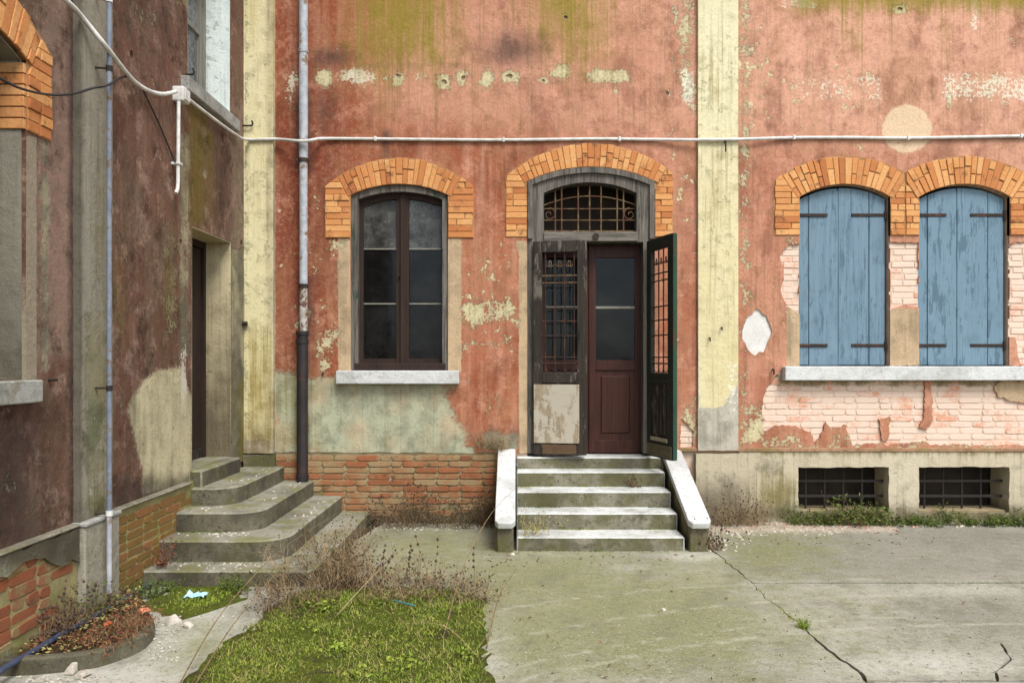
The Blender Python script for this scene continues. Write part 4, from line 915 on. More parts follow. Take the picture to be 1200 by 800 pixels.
for k, (yf, xr, z, rad) in enumerate(cl_):
    ye = DW + .02 if k < 4 else 7.77
    front = ragged([(XL - .0, yf), (xr - rad, yf)], .12, .004, 80 + k, False)
    cor = [(xr - rad + rad*math.sin(a), yf + rad - rad*math.cos(a)) for a in [math.pi/2*i/8 for i in range(1, 8)]] if rad > .03 else [(xr, yf)]
    side = ragged([(xr, yf + rad), (xr, ye)], .12, .004, 90 + k, False)
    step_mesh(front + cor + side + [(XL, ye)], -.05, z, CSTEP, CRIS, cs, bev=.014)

# ================================================================== PIPES AND CABLES
dp = thing('downpipe', (R(358.5,0)[0], DW - .09, .45), 'round downpipe, pale grey above and black cast iron below, beside yellow corner pilaster', 'drainpipe')
px = R(358.5, 0)[0]; py = DW - .095
zz = lambda y: EYE - (y - 423)*(py/FPX)
def vp(y0, y1, r, name, mat, par, xx=px): return MB().tube([(xx, py, zz(y0)), (xx, py, zz((y0+y1)/2)), (xx, py, zz(y1))], r, 14).build(name, mat, par, smooth=True)
MB().tube([(px, py, TOP), (px, py, zz(188))], .047, 14).build('upper_pipe', PIPE_W, dp, smooth=True); vp(189, 335, .043, 'middle_pipe', PIPE_W, dp); vp(336, 391, .042, 'rusty_pipe', PIPE_R, dp); vp(389, 563, .058, 'lower_pipe', PIPE_D, dp, px - .012)
MB().tube([(px - .012, py, zz(563)), (px - .012, py - .02, zz(568)), (px - .012, py - .05, zz(572))], .056, 14).build('shoe', PIPE_D, dp, smooth=True)
for y, r_, mt in ((188, .053, IRON), (335, .05, IRON), (390, .068, PIPE_D), (400, .065, PIPE_D), (60, .053, PIPE_W)): 
    vp(y - 2.2, y + 2.2, r_, 'collar', mt, dp, px - (.012 if y > 385 else 0))
    MB().box(px - .012, px + .012, py + .03, DW - (-.005), zz(y) - .012, zz(y) + .012).build('bracket', IRON, dp)
vp(556, 562, .066, 'collar', PIPE_D, dp, px - .012)

wp = thing('wall_pipe', (XL + .10, 5.47, 0), 'slender grey pipe with painted sky tint running up the wing beside grey pilaster', 'pipe')
wx = XL + .125
def wz(y, Y=5.30): return EYE - (y - 423)*Y/FPX
wy = 5.30 * 1.0; wyY = FPX*(-wx)/(604 - 128)
for y0, y1, mt in ((-60, 79, PIPE_B), (82, 453, PIPE_B), (456, 600, PIPE_B), (600, 694, PIPE_W)): MB().tube([(wx, wyY, wz(y0, wyY)), (wx, wyY, wz(y1, wyY))], .017, 10).build('pipe', mt, wp, smooth=True)
MB().tube([(wx, wyY, wz(-58, wyY)), (wx, wyY, TOP - .2)], .017, 10).build('pipe', PIPE_B, wp, smooth=True)
for y in (80.5, 454.5, 601, 0): 
    MB().tube([(wx, wyY, wz(y-3, wyY)), (wx, wyY, wz(y+3, wyY))], .022, 10).build('collar', IRON_D if y > 10 and y < 500 else PVC, wp)
    MB().tube([(wx, wyY, wz(y, wyY)), (XL + .03, wyY - .02, wz(y, wyY))], .007, 6).build('bracket', IRON, wp)

def Wp(x, y, w=.05): Y = FPX*(-(XL + w))/(604 - x); return Vector((XL + w, Y, EYE - (y-423)*Y/FPX))
def Rp(x, y, w=.03): Y = DW - w; return Vector(((x-604)*Y/FPX, Y, EYE - (y-423)*Y/FPX))
def smoothline(pts, n=6):
    out = []; P_ = [pts[0]] + list(pts) + [pts[-1]]
    for i in range(1, len(P_) - 2):
        for k in range(n):
            t = k/n; a, b, c, d = P_[i-1:i+3]; out.append(.5*((2*b) + (c-a)*t + (2*a - 5*b + 4*c - d)*t*t + (3*b - a - 3*c + d)*t**3))
    return out + [pts[-1]]
cd = thing('electric_conduit', (0, DW - .03, 4.0), 'long white conduit clipped across red wall and on to side wing', 'conduit')
run = [Rp(292, 164, .065), Rp(318, 163.2, .065), Rp(330, 163.6, .07), Rp(345, 165, .16), Rp(358, 165.4, .175), Rp(369, 163.6, .15), Rp(380, 162.6, .03), Rp(440, 163, .02), Rp(520, 163.8, .02), Rp(590, 164.2, .02), Rp(700, 163, .02), Rp(760, 163.6, .022), Rp(816, 164, .06), Rp(866, 163.4, .06), Rp(930, 161.5, .02), Rp(1000, 161.3, .02), Rp(1064, 162, .02), Rp(1200, 159.6, .02), Rp(1300, 159, .02), Rp(1600, 161, .02)]
MB().tube(smoothline(run), .017, 8).build('conduit_run', PVC, cd, smooth=True)
run = [Wp(68, -14, .07), Wp(80, 3, .07), Wp(100, 25, .07), Wp(125, 56, .14), Wp(150, 88, .09), Wp(163, 100, .05), Wp(178, 108, .05), Wp(192, 110.5, .05), Wp(206, 107.5, .05)]
run = [Vector((XL + .07, 3.6, 4.05)), Vector((XL + .07, 4.3, 4.0))] + run[1:]
MB().tube(smoothline(run), .017, 8).build('conduit_run', PVC, cd, smooth=True)
MB().tube(smoothline([Wp(219, 115, .085), Wp(240, 131.5, .09), Wp(262, 148, .09), Wp(282, 161.5, .08), Rp(292, 164, .065)]), .015, 8).build('conduit_run', PVC, cd, smooth=True)
MB().tube([Wp(209.3, 119), Wp(209, 170), Wp(208.6, 215), Wp(208, 222), Wp(206, 226.5)], .016, 8).build('conduit_drop', PVC, cd, smooth=True)
for p in (Rp(590,164.2,.02), Rp(726,163.3,.02), Rp(930,161.5,.02), Rp(1064,162,.02), Rp(1196,159.7,.02), Rp(440,163,.02)): MB().box(p.x - .013, p.x + .013, DW - .045, DW + .01, p.z - .024, p.z + .024).build('clip', PVC, cd, bevel=.004)
p = Wp(209, 192); MB().box(XL - .005, XL + .075, p.y - .028, p.y + .028, p.z - .012, p.z + .012).build('clip', PVC, cd, bevel=.004)
p = Wp(212.5, 112, .05); jb = tag(MB().box(XL - .002, XL + .095, p.y - .062, p.y + .062, p.z - .062, p.z + .062).build('junction_box', PVC, None, bevel=.012, bseg=2), 'small white junction box below the upper window of the wing', 'junction box')
MB().box(XL + .095, XL + .106, p.y - .05, p.y + .05, p.z - .05, p.z + .05).build('lid', PVC, jb, bevel=.004)
pts = [Wp(-60, 60, .03), Wp(0, 92, .04), Wp(25, 104, .06), Wp(57, 111, .05), Wp(85, 110, .06), Wp(110, 103, .10), Wp(126, 100, .16), Wp(140, 92, .10), Wp(152, 89, .07)]
tag(MB().tube(smoothline(pts), .008, 6).build('black_cable', RUBBER, None, smooth=True), 'thin black cable looping past the brick arch to the conduit', 'cable')
tag(MB().tube(smoothline([Wp(166, 102, .045), Wp(185, 142, .02), Wp(201, 180, .02), Wp(206, 191, .04)]), .007, 6).build('black_cable', RUBBER, None, smooth=True), 'thin dark cable slanting down to the white conduit drop', 'cable')
pts = [Wp(-80, 850, .10), Wp(-30, 812, .13), Wp(0, 786, .15), Wp(42, 761, .15), Wp(75, 741, .16), Wp(110, 722, .16), Wp(145, 702, .14), Wp(180, 681, .09), Wp(190, 676, .08)]
tag(MB().tube(smoothline(pts), .018, 8).build('hose', HOSE, None, smooth=True), 'blue grey hose lying along the foot of the brick plinth', 'hose')

# hooks and bolts
def hook(P0, out, down, label, r=.007):
    P0 = Vector(P0); out = Vector(out)
    pts = [P0 - out*.3, P0 + out, P0 + out + Vector((0, 0, down))]
    tag(MB().tube(smoothline(pts, 4), r, 6).build('iron_hook', IRON_D, None, smooth=True), label, 'hook')
hook(Rp(849, 167, .04), (0, -.045, 0), -.11, 'rusty iron hook hanging on yellow pilaster just under the conduit', .008)
hook(Rp(845, 384, .04), (0, -.04, 0), -.03, 'upper rusty iron peg low on yellow pilaster')
hook(Rp(831, 396, .04), (0, -.04, 0), -.04, 'lower bent iron peg low on yellow pilaster')
hook(Wp(217, 87, .0), (.07, 0, 0), .05, 'black iron shutter hook at near end of the upper sill', .009)
hook(Wp(284, 147, .0), (.10, 0, 0), .05, 'black iron shutter hook at far end of the upper sill', .009)
hook(Rp(905, 433, .0), (0, -.05, 0), -.05, 'black iron shutter hook beside the long white sill', .009)
hook(Rp(379, 437, .0), (0, -.05, 0), -.03, 'small iron shutter hook left of the arched window sill', .007)
hook(Wp(57, 445, .0), (.05, 0, 0), .0, 'iron peg in brown plaster beside the near grey sill', .008)
p = Wp(284, 379, .0); kb = MB().tube([p, p + Vector((.05, 0, 0))], .022, 10); tag(kb.build('bell_push', IRON, None), 'rusty round bolt in plaster beside the side door', 'bolt')
# ================================================================== PLANTS AND GROUND CLUTTER
def leaf_mat(name, cols, tr=.0):
    m = NT(name); n = m.noise(7, 4, .6); n2 = m.noise(60, 3, .5)
    c = m.mix(m.ramp(n, .35, .65), cols[0], cols[1]); c = m.mix(m.ramp(n2, .45, .65), c, cols[2])
    return m.done(c, .75, None, .25)
M_DRY = leaf_mat('dry_brown_stem', [C(112,92,66), C(136,114,82), C(82,66,48)])
M_DRYL = leaf_mat('dry_pale_stem', [C(146,126,92), C(164,146,108), C(112,94,68)])
M_SEED = leaf_mat('dark_seed_head', [C(72,56,46), C(92,72,56), C(52,42,35)])
M_RED = leaf_mat('red_brown_dead_leaf', [C(108,62,42), C(134,80,50), C(78,50,38)])
M_GRN = leaf_mat('green_leaf', [C(78,92,36), C(98,108,44), C(58,72,32)])
M_GRASS = leaf_mat('yellow_green_grass', [C(120,138,46), C(148,154,64), C(94,110,38)])
M_STRAW = leaf_mat('straw', [C(150,140,86), C(168,154,98), C(124,112,66)])

def tri_tube(V, F, pts, r0, r1):
    n0 = len(V); k = len(pts)
    for i, p in enumerate(pts):
        r = r0 + (r1 - r0)*i/(k-1)
        for a in (0, 2.094, 4.189): V.append((p[0] + r*math.cos(a), p[1] + r*math.sin(a), p[2] + .3*r*math.cos(a + 1)))
    for i in range(k-1):
        for a in range(3): b = (a+1) % 3; F.append((n0+i*3+a, n0+i*3+b, n0+i*3+3+b, n0+i*3+3+a))
def grow(r, p, d, L, n, curl, droop):
    pts = [tuple(p)]; p = Vector(p); d = Vector(d).normalized()
    for i in range(n):
        d = (d + Vector((r.uniform(-curl, curl), r.uniform(-curl, curl), r.uniform(-curl, curl)*.6 - droop))).normalized(); p = p + d*(L/n); 
        if p.z < .01: p.z = .01
        pts.append(tuple(p))
    return pts
def weed(name, label, cat, group, x, y, z, R_, H, stems, seed, stem_mat, head_mat, heads=3, lean=(0, 0), head_size=.009, leafy=False, r0=.0028, spread=.55, branch=3, into=None):
    r = random.Random(seed); V, F, HV, HF = [], [], [], []
    for s in range(stems):
        a = r.uniform(0, 6.283); q = R_*math.sqrt(r.random()); bp = (x + q*math.cos(a), y + q*math.sin(a), z - .01)
        h = H*r.uniform(.45, 1.1); d = (lean[0] + r.gauss(0, spread), lean[1] + r.gauss(0, spread), 1.0)
        main = grow(r, bp, d, h, 5, .22, .03); tri_tube(V, F, main, r0*r.uniform(.7, 1.2), r0*.35)
        tips = [main[-1]]
        for b in range(branch):
            k = r.randint(1, 4); br = grow(r, main[k], (r.gauss(0, .8), r.gauss(0, .8), .7), h*r.uniform(.2, .5), 3, .3, .02); tri_tube(V, F, br, r0*.55, r0*.25); tips.append(br[-1]); tips.append(br[1])
        r.shuffle(tips)
        for tpt in (tips + main[2:])[:heads]:
            t = Vector(tpt); s_ = head_size*r.uniform(.6, 1.5)
            if leafy:
                for _ in range(2):
                    dx = Vector((r.gauss(0, 1), r.gauss(0, 1), r.gauss(0, .6))).normalized(); up = dx.cross(Vector((r.gauss(0, 1), r.gauss(0, 1), r.gauss(0, 1)))).normalized()
                    n = len(HV); c = t + Vector((r.gauss(0, .012), r.gauss(0, .012), r.gauss(0, .012)))
                    HV += [tuple(c), tuple(c + dx*s_*1.1 + up*s_*.55), tuple(c + dx*s_*2.3), tuple(c + dx*s_*1.1 - up*s_*.55)]; HF += [(n, n+1, n+2), (n, n+2, n+3)]
            else:
                n = len(HV); HV += [(t.x+s_, t.y, t.z), (t.x-s_, t.y, t.z), (t.x, t.y+s_, t.z), (t.x, t.y-s_, t.z), (t.x, t.y, t.z+s_*1.2), (t.x, t.y, t.z-s_)]
                HF += [(n, n+2, n+4), (n+2, n+1, n+4), (n+1, n+3, n+4), (n+3, n, n+4), (n+2, n, n+5), (n+1, n+2, n+5), (n+3, n+1, n+5), (n, n+3, n+5)]
    if into is not None:
        into[0].add(V, F); into[1].add(HV, HF); return
    root = thing(name, (x, y, z), label, cat, group)
    tag(MB().add(V, F).build('stems', stem_mat, root), kind='stuff')
    if HV: tag(MB().add(HV, HF).build('leaves' if leafy else 'seed_heads', head_mat, root), kind='stuff')
    return root
# dry weeds against the brick plinth between corner steps and entrance
for i, (px_, h, n) in enumerate([(442,.28,22),(462,.40,30),(482,.52,40),(503,.46,34),(522,.34,26),(543,.38,30),(563,.46,36),(578,.56,40)]):
    weed('dry_weed', 'dry brown weed growing against the brick plinth beside the entrance steps', 'weed', 'weeds along the brick plinth', R(px_,0)[0], DW - .12 - .05*(i % 3), 0, .10, h, n, 100 + i, M_DRY, M_SEED, 3, (0, -.1), .008)
for i, (px_, y_, h) in enumerate([(566,509,.20),(578,512,.26),(590,514,.22)]):
    weed('dry_weed', 'pale dry tuft rooted in the wall above the left stair coping', 'weed', 'tufts above the left coping', R(px_,0)[0], DW - .03, R(0,y_+14)[1], .05, h, 60, 120 + i, M_DRYL, M_SEED, 1, (0, -.25), .004, branch=2, r0=.0018)
# right of the entrance
for i, (px_, h, n) in enumerate([(836,.38,26),(848,.48,40),(860,.46,40),(873,.40,34),(886,.30,24)]):
    weed('dry_weed', 'dry straw coloured weed at the plinth right of the entrance steps', 'weed', 'weeds right of the steps', R(px_,0)[0], DW - .14 - .04*(i % 2), 0, .09, h, n, 140 + i, M_DRYL if i % 2 else M_DRY, M_SEED, 2, (0, -.05), .007, r0=.0024)
weed('dry_weed', 'dead weed at the foot of the right cheek wall', 'weed', None, 1.80, 7.0, 0, .08, .34, 40, 150, M_DRY, M_SEED, 3)
weed('dry_weed', 'small dead weed growing in the upper step joint', 'weed', None, R(741,0)[0] - .03, 7.86, .43, .05, .17, 26, 151, M_DRY, M_SEED, 2, (0, -.1), .006)
weed('dry_weed', 'yellow dry creeper hanging over the third step by left coping', 'weed', None, .10, 7.05, .12, .10, .34, 26, 152, M_STRAW, M_STRAW, 4, (.9, -.2), .008, True)
# big tangle in front of the corner steps
tang = [(352,676,.34),(372,668,.42),(390,662,.46),(408,668,.44),(424,676,.36),(345,694,.30),(368,692,.34),(392,688,.36),(416,690,.32),(440,688,.30),(462,686,.28),(484,684,.30),(506,686,.28),(528,688,.26),(550,690,.22),(330,706,.26),(356,708,.24),(384,704,.26),(450,700,.2),(400,640,.34),(412,650,.36),(470,700,.2),(500,700,.2),(318,694,.28),(336,684,.30),(310,712,.2),(375,680,.4),(398,676,.4),(415,664,.4),(382,655,.44),(435,680,.3),(330,720,.16),(520,700,.16),(545,702,.14),(570,700,.14)]
TB, TL = (MB(), MB()), (MB(), MB())
for i, (a, b, h) in enumerate(tang):
    gx, gy = G(a, b); weed('', '', '', None, gx, gy, 0, .16, h*1.05, 22, 160 + i, None, None, 2, (.1, -.1), .0060 if i % 3 else .011, not (i % 3), r0=.0028, spread=1.0, into=TB if i % 3 else TL)
rt = tag(obj('dead_weeds', None, None, (-1.4, 5.8, 0)), 'tangled mass of dead brown weeds between corner steps and grass', 'weeds', kind='stuff')
for (a_, b_), sm, nm_ in ((TB, M_DRY, 'stems'), (TL, M_DRYL, 'pale_stems')):
    tag(a_.build(nm_, sm, rt), kind='stuff'); tag(b_.build('seed_heads' if sm is M_DRY else 'curled_leaves', M_SEED if sm is M_DRY else M_DRY, rt), kind='stuff')
for i in range(9):
    r = random.Random(300 + i); gx, gy = G(r.uniform(420, 560), r.uniform(676, 696)); pts = grow(r, (gx, gy, 0), (r.uniform(-.2, .4), r.uniform(-.2, .1), 1), r.uniform(.28, .42), 6, .12, .01)
    V, F = [], []; tri_tube(V, F, pts, .003, .0015); root = thing('seed_stalk', (gx, gy, 0), 'thin dead stalk with dark seed heads at the back of the grass', 'weed', 'seed stalks behind the grass'); MB().add(V, F).build('stem', M_DRY, root)
    hb = MB()
    for q in pts[3:]:
        s_ = .013*r.uniform(.6, 1.1); hb.add([(q[0]+s_,q[1],q[2]),(q[0]-s_,q[1],q[2]),(q[0],q[1]+s_,q[2]),(q[0],q[1]-s_,q[2]),(q[0],q[1],q[2]+s_*1.3),(q[0],q[1],q[2]-s_)], [(0,2,4),(2,1,4),(1,3,4),(3,0,4),(2,0,5),(1,2,5),(3,1,5),(0,3,5)])
    hb.build('seed_heads', M_SEED, root)
# long bramble canes
canes = [([G(205,815)+(.02,), G(262,745)+(.16,), G(330,690)+(.30,), G(395,655)+(.40,)], 'long dry bramble cane arching over the near grass corner'), ([G(225,812)+(.02,), G(275,752)+(.12,), G(330,700)+(.22,), G(372,672)+(.3,)], 'thinner dry bramble cane beside the long one'),
         ([G(395,725)+(.03,), G(450,690)+(.18,), G(500,662)+(.25,)], 'pale dry cane leaning across the dead weeds'), ([G(570,760)+(.01,), G(585,715)+(.10,), G(606,690)+(.16,)], 'short thorny cane at the grass edge on concrete'),
         ([G(520,745)+(.01,), G(545,690)+(.20,), G(575,660)+(.42,), G(604,642)+(.55,)], 'thorny dry cane reaching up towards the left coping'), ([G(470,735)+(.03,), G(520,742)+(.05,), G(560,775)+(.03,)], 'dry cane lying flat on the green grass')]
for i, (pts, lab) in enumerate(canes):
    r = random.Random(i); c = smoothline([Vector(p) for p in pts], 6); V, F = [], []; tri_tube(V, F, [tuple(p) for p in c], .006, .003)
    for p in c[3::2]:
        d = Vector((r.gauss(0, 1), r.gauss(0, 1), .6)).normalized(); tri_tube(V, F, [tuple(p), tuple(p + d*.03)], .002, .0008)
    tag(MB().add(V, F).build('bramble_cane', M_DRYL if i in (2, 5) else M_DRY), lab, 'bramble')
# green plants at the cellar windows
for i, (px_, h, n) in enumerate([(946,.20,10),(960,.26,12),(976,.32,16),(992,.34,20),(1006,.30,18),(1020,.26,14),(1034,.18,10),(1046,.14,8)]):
    weed('leafy_weed', 'green leafy weed spreading in front of the first cellar grille', 'weed', 'green weeds at the cellar grille', R(px_,0)[0], DW - .12 - .05*(i % 2), 0, .10, h, n, 200 + i, M_DRY, M_GRN, 7, (.1, -.1), .015, True)
for i, px_ in enumerate([930, 1064, 1082, 1108, 1126, 1150, 1166, 1180, 1192, 1210]):
    weed('leafy_weed', 'low green weed tuft along the foot of the cement plinth', 'weed', 'weed tufts along the plinth', R(px_,0)[0], DW - .10 - .04*(i % 3), 0, .09, .12 + (.12 if i in (0, 3, 8) else 0), 26, 220 + i, M_GRN, M_GRN, 5, (0, -.2), .011, True)
weed('leafy_weed', 'small green grass tuft growing out of the long concrete crack', 'weed', None, *G(941, 735), 0, .03, .06, 40, 240, M_GRASS, M_GRASS, 1, (0, 0), .006, True)
for i, (a, b, h) in enumerate([(188,694,.12),(200,692,.10),(262,690,.11),(272,692,.13),(282,694,.08),(178,700,.14),(165,702,.16)]):
    gx, gy = G(a, b); weed('leafy_weed', 'green weed in the moss below the bottom corner step', 'weed', 'weeds below the bottom corner step', gx, gy, 0, .05, h, 14, 245 + i, M_GRN, M_GRN, 3, (0, 0), .010, True)
for i, (a, b, h) in enumerate([(30,764,.28),(48,754,.34),(66,744,.36),(82,734,.34),(100,726,.24),(116,718,.20)]):
    gx, gy = G(a, b); weed('dry_weed', 'dry grey weed between the hose and the brick plinth', 'weed', 'weeds along the wing plinth', max(gx, XL + .10), gy, 0, .06, h, 30, 260 + i, M_DRY, M_GRN if i in (3, 4) else M_SEED, 4, (0, 0), .010, i in (3, 4), r0=.002)
gx, gy = G(196, 660, .12); weed('dry_weed', 'reddish dead stalks at the wall end of the bottom step', 'weed', None, XL + .12, 6.0, .1, .05, .3, 16, 270, M_RED, M_RED, 3, (.1, 0), .012, True)

# planter: kerb, earth, dead plants
kp = [G(-30, 792), G(30, 790), G(70, 787), G(110, 782), G(145, 771), G(168, 760), G(182, 746)]
kline = smoothline([Vector((a, b, 0)) for a, b in kp], 5)
m_ = MB(); V = []
for i, p in enumerate(kline):
    t = (kline[min(i+1, len(kline)-1)] - kline[max(i-1, 0)]).normalized(); nn = Vector((-t.y, t.x, 0))
    V += [p + Vector((0,0,-.05)), p + Vector((0,0,.09)), p + nn*.06 + Vector((0,0,.09)), p + nn*.075 + Vector((0,0,-.05))]
F = []
for i in range(len(kline) - 1):
    for k in range(4): F.append((i*4+k, i*4+(k+1) % 4, i*4+4+(k+1) % 4, i*4+4+k)[::-1])
F += [(0,1,2,3)[::1], tuple(4*(len(kline)-1)+k for k in (3,2,1,0))]
kerb = thing('planter_bed', (-2.5, 4.8, 0), 'small wall side bed edged by a curved cement kerb', 'planter')
m_.add(V, F).build('kerb', CRIS, kerb, bevel=.012)
inner = [(p.x - .03, p.y + .06) for p in kline] + [(XL + .05, 5.75), (XL + .05, kline[0].y)]
tag(sheet('earth', FLAT, inner, [], .055, .1, SOIL, kerb, .05, None, (), .02), 'brown earth strewn with leaves')
r = random.Random(5); lv, lf_ = [], []; cnt = 0
ip = np.array(inner)
while cnt < 1100:
    x_, y_ = r.uniform(ip[:,0].min(), ip[:,0].max()), r.uniform(ip[:,1].min(), ip[:,1].max())
    if not pip(np.array([x_]), np.array([y_]), inner)[0]: continue
    cnt += 1; z_ = .075 + r.uniform(-.012, .02); s_ = r.uniform(.006, .018); a = Vector((r.gauss(0,1), r.gauss(0,1), r.gauss(0,.35))).normalized(); b = a.cross(Vector((r.gauss(0,.4), r.gauss(0,.4), 1))).normalized(); n = len(lv); c = Vector((x_, y_, z_))
    lv += [tuple(c - a*s_), tuple(c + b*s_*.5), tuple(c + a*s_), tuple(c - b*s_*.5)]; lf_ += [(n, n+1, n+2), (n, n+2, n+3)]
h_ = len(lf_)//4*2; tag(MB().add(lv, lf_[:h_]).build('dead_leaves', M_RED, kerb), 'scattered red brown dead leaves', kind='stuff'); tag(MB().add(lv, lf_[h_:]).build('dead_leaves', M_STRAW, kerb), 'scattered pale dead leaves', kind='stuff')
BD = (MB(), MB()); BL = (MB(), MB())
for i, (a, b, h) in enumerate([(92,752,.07),(110,750,.08),(126,746,.10),(140,742,.13),(152,736,.15),(164,730,.16),(172,738,.14),(146,754,.08),(120,760,.06),(160,745,.13)]):
    gx, gy = G(a, b, .08); weed('', '', '', None, gx, gy, .08, .08, h, 16, 280 + i, None, None, 3, (0, 0), .007, True, .0018, into=BD)

rt = tag(obj('dead_plants', None, None, (-2.4, 4.9, .08)), 'dead brown plants standing in the kerbed bed', 'plants', kind='stuff')
tag(BD[0].build('stems', M_DRY, rt), kind='stuff'); tag(BD[1].build('leaves', M_RED, rt), kind='stuff')
# grass
def edge_d(x, y, pts):
    d = np.full(len(x), 1e9); n = len(pts)
    for i in range(n):
        ax, ay = pts[i]; bx_, by_ = pts[(i+1) % n]; dx, dy = bx_-ax, by_-ay
        t = np.clip(((x-ax)*dx + (y-ay)*dy)/(dx*dx + dy*dy + 1e-9), 0, 1); d = np.minimum(d, np.hypot(x-ax-t*dx, y-ay-t*dy))
    return d
def blades(name, poly, n, hmin, hmax, wid_, mat, label, cat, z=0.0, seed=0, lean=.6, keep=None):
    g = np.random.default_rng(seed); a = np.array(poly); lo, hi = a.min(0), a.max(0)
    x = g.uniform(lo[0], hi[0], n*2); y = g.uniform(lo[1], hi[1], n*2); k = pip(x, y, poly)
    dens = .5 + .5*np.sin(x*7 + 2*np.sin(y*5))*np.sin(y*9 + 1.5*np.sin(x*6)); k &= g.random(n*2) < (.10 + .90*dens**1.3)*np.clip(edge_d(x, y, poly)/.10 + .12, 0, 1)
    x, y, dens = x[k][:n], y[k][:n], dens[k][:n]; m_ = len(x)
    h = g.uniform(hmin, hmax, m_)*(.6 + .6*dens); ang = g.uniform(0, 6.283, m_); w = wid_*g.uniform(.6, 1.3, m_); lx = g.normal(0, lean, m_)*h; ly = g.normal(0, lean, m_)*h
    c, s_ = np.cos(ang)*w/2, np.sin(ang)*w/2; zz_ = np.full(m_, z)
    v = np.stack([np.stack([x-c, y-s_, zz_], 1), np.stack([x+c, y+s_, zz_], 1), np.stack([x+lx*.4+c*.7, y+ly*.4+s_*.7, zz_+h*.6], 1), np.stack([x+lx*.4-c*.7, y+ly*.4-s_*.7, zz_+h*.6], 1), np.stack([x+lx, y+ly, zz_+h], 1)], 1).reshape(-1, 3)
    b = np.arange(m_)*5; f = [tuple(q) for q in np.stack([b, b+1, b+2, b+3], 1).tolist()] + [tuple(q) for q in np.stack([b+3, b+2, b+4], 1).tolist()]
    return tag(MB().add(v.tolist(), f).build(name, mat), label, cat, kind='stuff')
GRASS_POLY = ragged(GRASS_POLY, .10, .05, 78)
blades('grass', GRASS_POLY, 26000, .004, .022, .006, M_GRASS, 'short yellow green grass beside the concrete yard', 'grass', 0, 1)
blades('grass', GRASS_POLY, 3000, .01, .035, .008, M_GRN, 'darker green blades among the short grass', 'grass', 0, 2)
blades('straw', GRASS_POLY, 2600, .012, .055, .004, M_STRAW, 'dry straw blades lying among the grass', 'straw', 0, 3, 1.1)
blades('grass', [(2.9, 7.98), (6.2, 7.98), (6.2, 8.18), (2.9, 8.18)], 3000, .02, .08, .006, M_GRN, 'strip of grass along the cement plinth foot', 'grass', 0, 4)
blades('grass', GP([(172,706),(205,690),(285,688),(282,700),(245,712),(214,722),(190,722)]), 1600, .008, .025, .008, M_GRASS, 'fringe of grass in the moss below corner steps', 'grass', 0, 5)
blades('straw', GP([(556,680),(592,690),(600,705),(586,722),(566,735)]), 500, .01, .03, .005, M_STRAW, 'dead straw spilling onto concrete by the grass', 'straw', 0, 6, 2.5)
for i, (a, b) in enumerate([(312,776),(366,738),(398,764),(472,779),(511,733),(546,768),(420,794),(380,712),(455,706),(440,752)]):
    gx, gy = G(a, b); weed('', '', '', None, gx, gy, 0, .05 + .012*(i % 5), .04, 7 + 3*(i % 4), 400 + i, None, None, 3, (0, 0), .008 + .002*(i % 4), True, .0018, 1.2, 2, into=BL)
rt = tag(obj('clover', None, None, (-1.0, 4.6, 0)), 'broad leaved weeds low among the grass', 'weeds', kind='stuff')
tag(BL[0].build('stems', M_GRASS, rt), kind='stuff'); tag(BL[1].build('leaves', M_GRASS, rt), kind='stuff')
# moss and tufts along the joints of the entrance steps and in the long crack
for k, (y_, z_, xa, xb) in enumerate([(7.285, .128, .02, .75), (7.59, .282, .02, .45), (7.895, .434, .02, .95), (7.0 - .035, .0, .02, 1.5), (7.285, .128, 1.2, 1.5), (7.59, .282, 1.3, 1.5)]):
    blades('moss', [(xa, y_ - .035), (xb, y_ - .035), (xb, y_), (xa, y_)], 500, .006, .018, .008, M_GRN if k % 2 else M_GRASS, ['green moss in the joint above the bottom entrance step', 'green moss in the joint above the second entrance step', 'green moss in the joint above the third entrance step', 'moss line at the foot of the entrance steps', 'moss in the right corner of the bottom entrance step', 'moss in the right corner of the second entrance step'][k], 'moss', z_, 20 + k)
cpoly = [(p[0] - .022, p[1]) for p in crk[:4]] + [(p[0] + .022, p[1]) for p in crk[:4][::-1]]
blades('crack_moss', cpoly, 1500, .006, .02, .006, M_GRASS, 'line of moss growing in the long concrete crack', 'moss', -.004, 30)
blades('joint_moss', [(crr[ic][0], J - .012), (6.5, J - .012), (6.5, J + .02), (crr[ic][0], J + .02)], 1500, .006, .014, .006, M_GRASS, 'line of moss in the straight slab joint', 'moss', -.002, 31)
for k, (xr, yf, z_) in enumerate([(-2.145, 6.45, .29), (-1.845, 6.14, .12), (-2.46, 6.745, .452)]):
    blades('moss', [(XL + .06, yf - .05), (xr - .2, yf - .05), (xr - .2, yf), (XL + .06, yf)], 260, .006, .02, .008, M_GRN, ['moss on the second corner step', 'moss on the bottom corner step', 'moss on the third corner step'][k], 'moss', z_, 40 + k)

